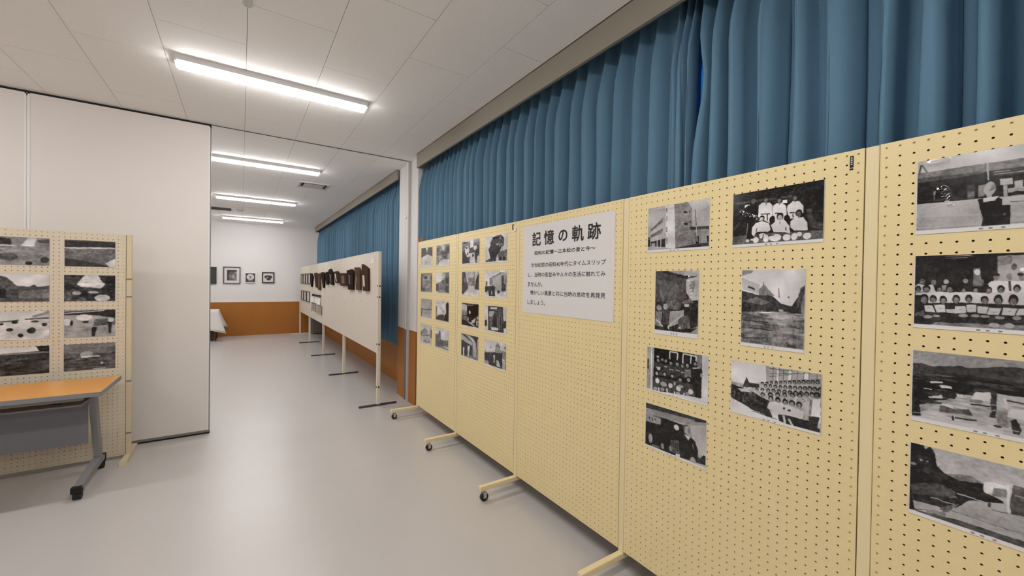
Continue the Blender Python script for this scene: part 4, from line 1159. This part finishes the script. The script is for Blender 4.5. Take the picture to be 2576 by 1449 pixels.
# ------------------------------------------------------------------ far corner table, cloth, box and cabinet
t = thing('cloth_table', 'table under the white cloth at the partition edge near the end wall', 'table', (-1.25, 12.0, 0))
box('table_top', (-.80, .80, -.28, .28, .690, .715), 'box_dark', t)
for sx in (-1, 1):
    for sy in (-1, 1):
        box('leg', (sx * .76 - .015, sx * .76 + .015, sy * .24 - .015, sy * .24 + .015, 0, .69), 'frame_black', t)
def drape(x0, x1, y0, y1, ztop):
    cx, cy = (x0 + x1) / 2, (y0 + y1) / 2
    hx, hy = (x1 - x0) / 2, (y1 - y0) / 2
    N_, K = 96, 9
    V, F = [(cx, cy, ztop)], []
    ring0 = []
    for i in range(N_):
        a = 2 * math.pi * i / N_
        c, s = math.cos(a), math.sin(a)
        r = 1 / max(abs(c), abs(s))
        px_, py_ = c * r, s * r
        corner = (min(abs(px_), abs(py_))) ** 6
        ln = 0.40 + .03 * math.sin(5 * a) + .12 * corner
        out = 0.02 + .022 * math.sin(17 * a) + .16 * corner
        for k in range(K):
            f = k / (K - 1)
            fl = f ** 1.2
            V.append((cx + px_ * hx + math.copysign(1, px_) * abs(px_) ** 8 * out * fl, cy + py_ * hy + math.copysign(1, py_) * abs(py_) ** 8 * out * fl, ztop - ln * f - (0 if k else 0)))
    for i in range(N_):
        j = (i + 1) % N_
        a, b = 1 + i * K, 1 + j * K
        F.append((0, a, b))
        for k in range(K - 1):
            F.append((a + k, a + k + 1, b + k + 1, b + k))
    return V, F
V, F = drape(-2.06, -0.445, 11.715, 12.285, .722)
tcl = thing('tablecloth', 'white tablecloth draped over the table with flared corner', 'tablecloth', (-1.25, 12.0, .3))
cl = mobj('cloth', [(v[0] + 1.25, v[1] - 12.0, v[2] - .3) for v in V], F, 'cloth_white', tcl, True)
md = cl.modifiers.new('thickness', 'SOLIDIFY')
md.thickness = .003
md.offset = 1
t = thing('storage_box', 'dark storage box on the floor under the white tablecloth', 'box', (-0.74, 12.02, 0))
box('box_body', (-.20, .20, -.17, .17, 0, .24), 'box_dark', t, .006)
box('box_lid', (-.21, .21, -.18, .18, .24, .27), 'frame_black', t, .004)
t = thing('low_cabinet', 'low grey cabinet in the corner behind the off-white boards', 'cabinet', (1.745, 12.30, 0))
box('body', (-.125, .125, -.20, .27, .02, .55), 'cabinet_grey', t)
box('plinth', (-.115, .115, -.19, .26, 0, .02), 'frame_black', t)
box('door', (-.133, -.125, -.19, .03, .04, .53), 'cabinet_grey', t)
box('door', (-.133, -.125, .04, .26, .04, .53), 'cabinet_grey', t)

# ------------------------------------------------------------------ orange-topped folding table
tb = thing('folding_table', 'grey-framed folding table with orange wood top on casters before the cream pegboard', 'table', (-1.665, 3.97, 0))
TW = .90
box('table_top', (-TW, TW, -.27, .27, .676, .700), 'table_orange', tb)
boxes('edge_band', [(-TW - .004, TW + .004, -.276, -.27, .672, .7005), (-TW - .004, TW + .004, .27, .276, .672, .7005), (-TW - .006, -TW, -.27, .27, .672, .7005), (TW, TW + .006, -.27, .27, .672, .7005)], 'table_grey', tb)
box('under_rail', (-TW + .10, TW - .10, -.19, -.15, .636, .674), 'table_grey', tb, .004)
box('under_shelf', (-TW + .12, TW - .12, -.12, .14, .585, .595), 'table_grey', tb)
box('modesty_panel', (-TW + .12, TW - .135, .085, .095, .27, .57), 'panel_grey', tb)
for s in (-1, 1):
    lx = s * (TW - .115)
    prism('leg', [(.05, .676), (.13, .676), (.285, .085), (.215, .085)], 'x', lx - .017, lx + .017, 'table_grey', tb)
    prism('foot', [(-.235, .060), (-.235, .085), (.20, .118), (.33, .100), (.33, .066)], 'x', lx - .022, lx + .022, 'table_grey', tb)
    box('foot_cap', (lx - .024, lx + .024, .315, .345, .045, .105), 'rubber_black', tb, .004)
    box('foot_cap', (lx - .025, lx + .025, -.260, -.225, .050, .092), 'rubber_black', tb, .004)
    for yy in (-.215, .31):
        w = disc_cyl('caster', (lx, yy, .026), .026, 'x', .040, 'wheel_black', tb, 22)
        disc_cyl('hub', (lx, yy, .026), .010, 'x', .043, 'rubber_black', w, 12)
        box('fork', (lx - .024, lx + .024, yy - .016, yy + .016, .044, .068), 'rubber_black', w, .003)
    box('hinge', (lx - .03, lx + .03, -.06, .05, .645, .676), 'rubber_black', tb, .004)
    box('lever', (lx - s * .12 - .02, lx - s * .12 + .02, -.13, -.10, .612, .636), 'rubber_black', tb, .003)
box('cross_rail', (-TW + .13, TW - .13, .10, .135, .575, .615), 'table_grey', tb, .004)
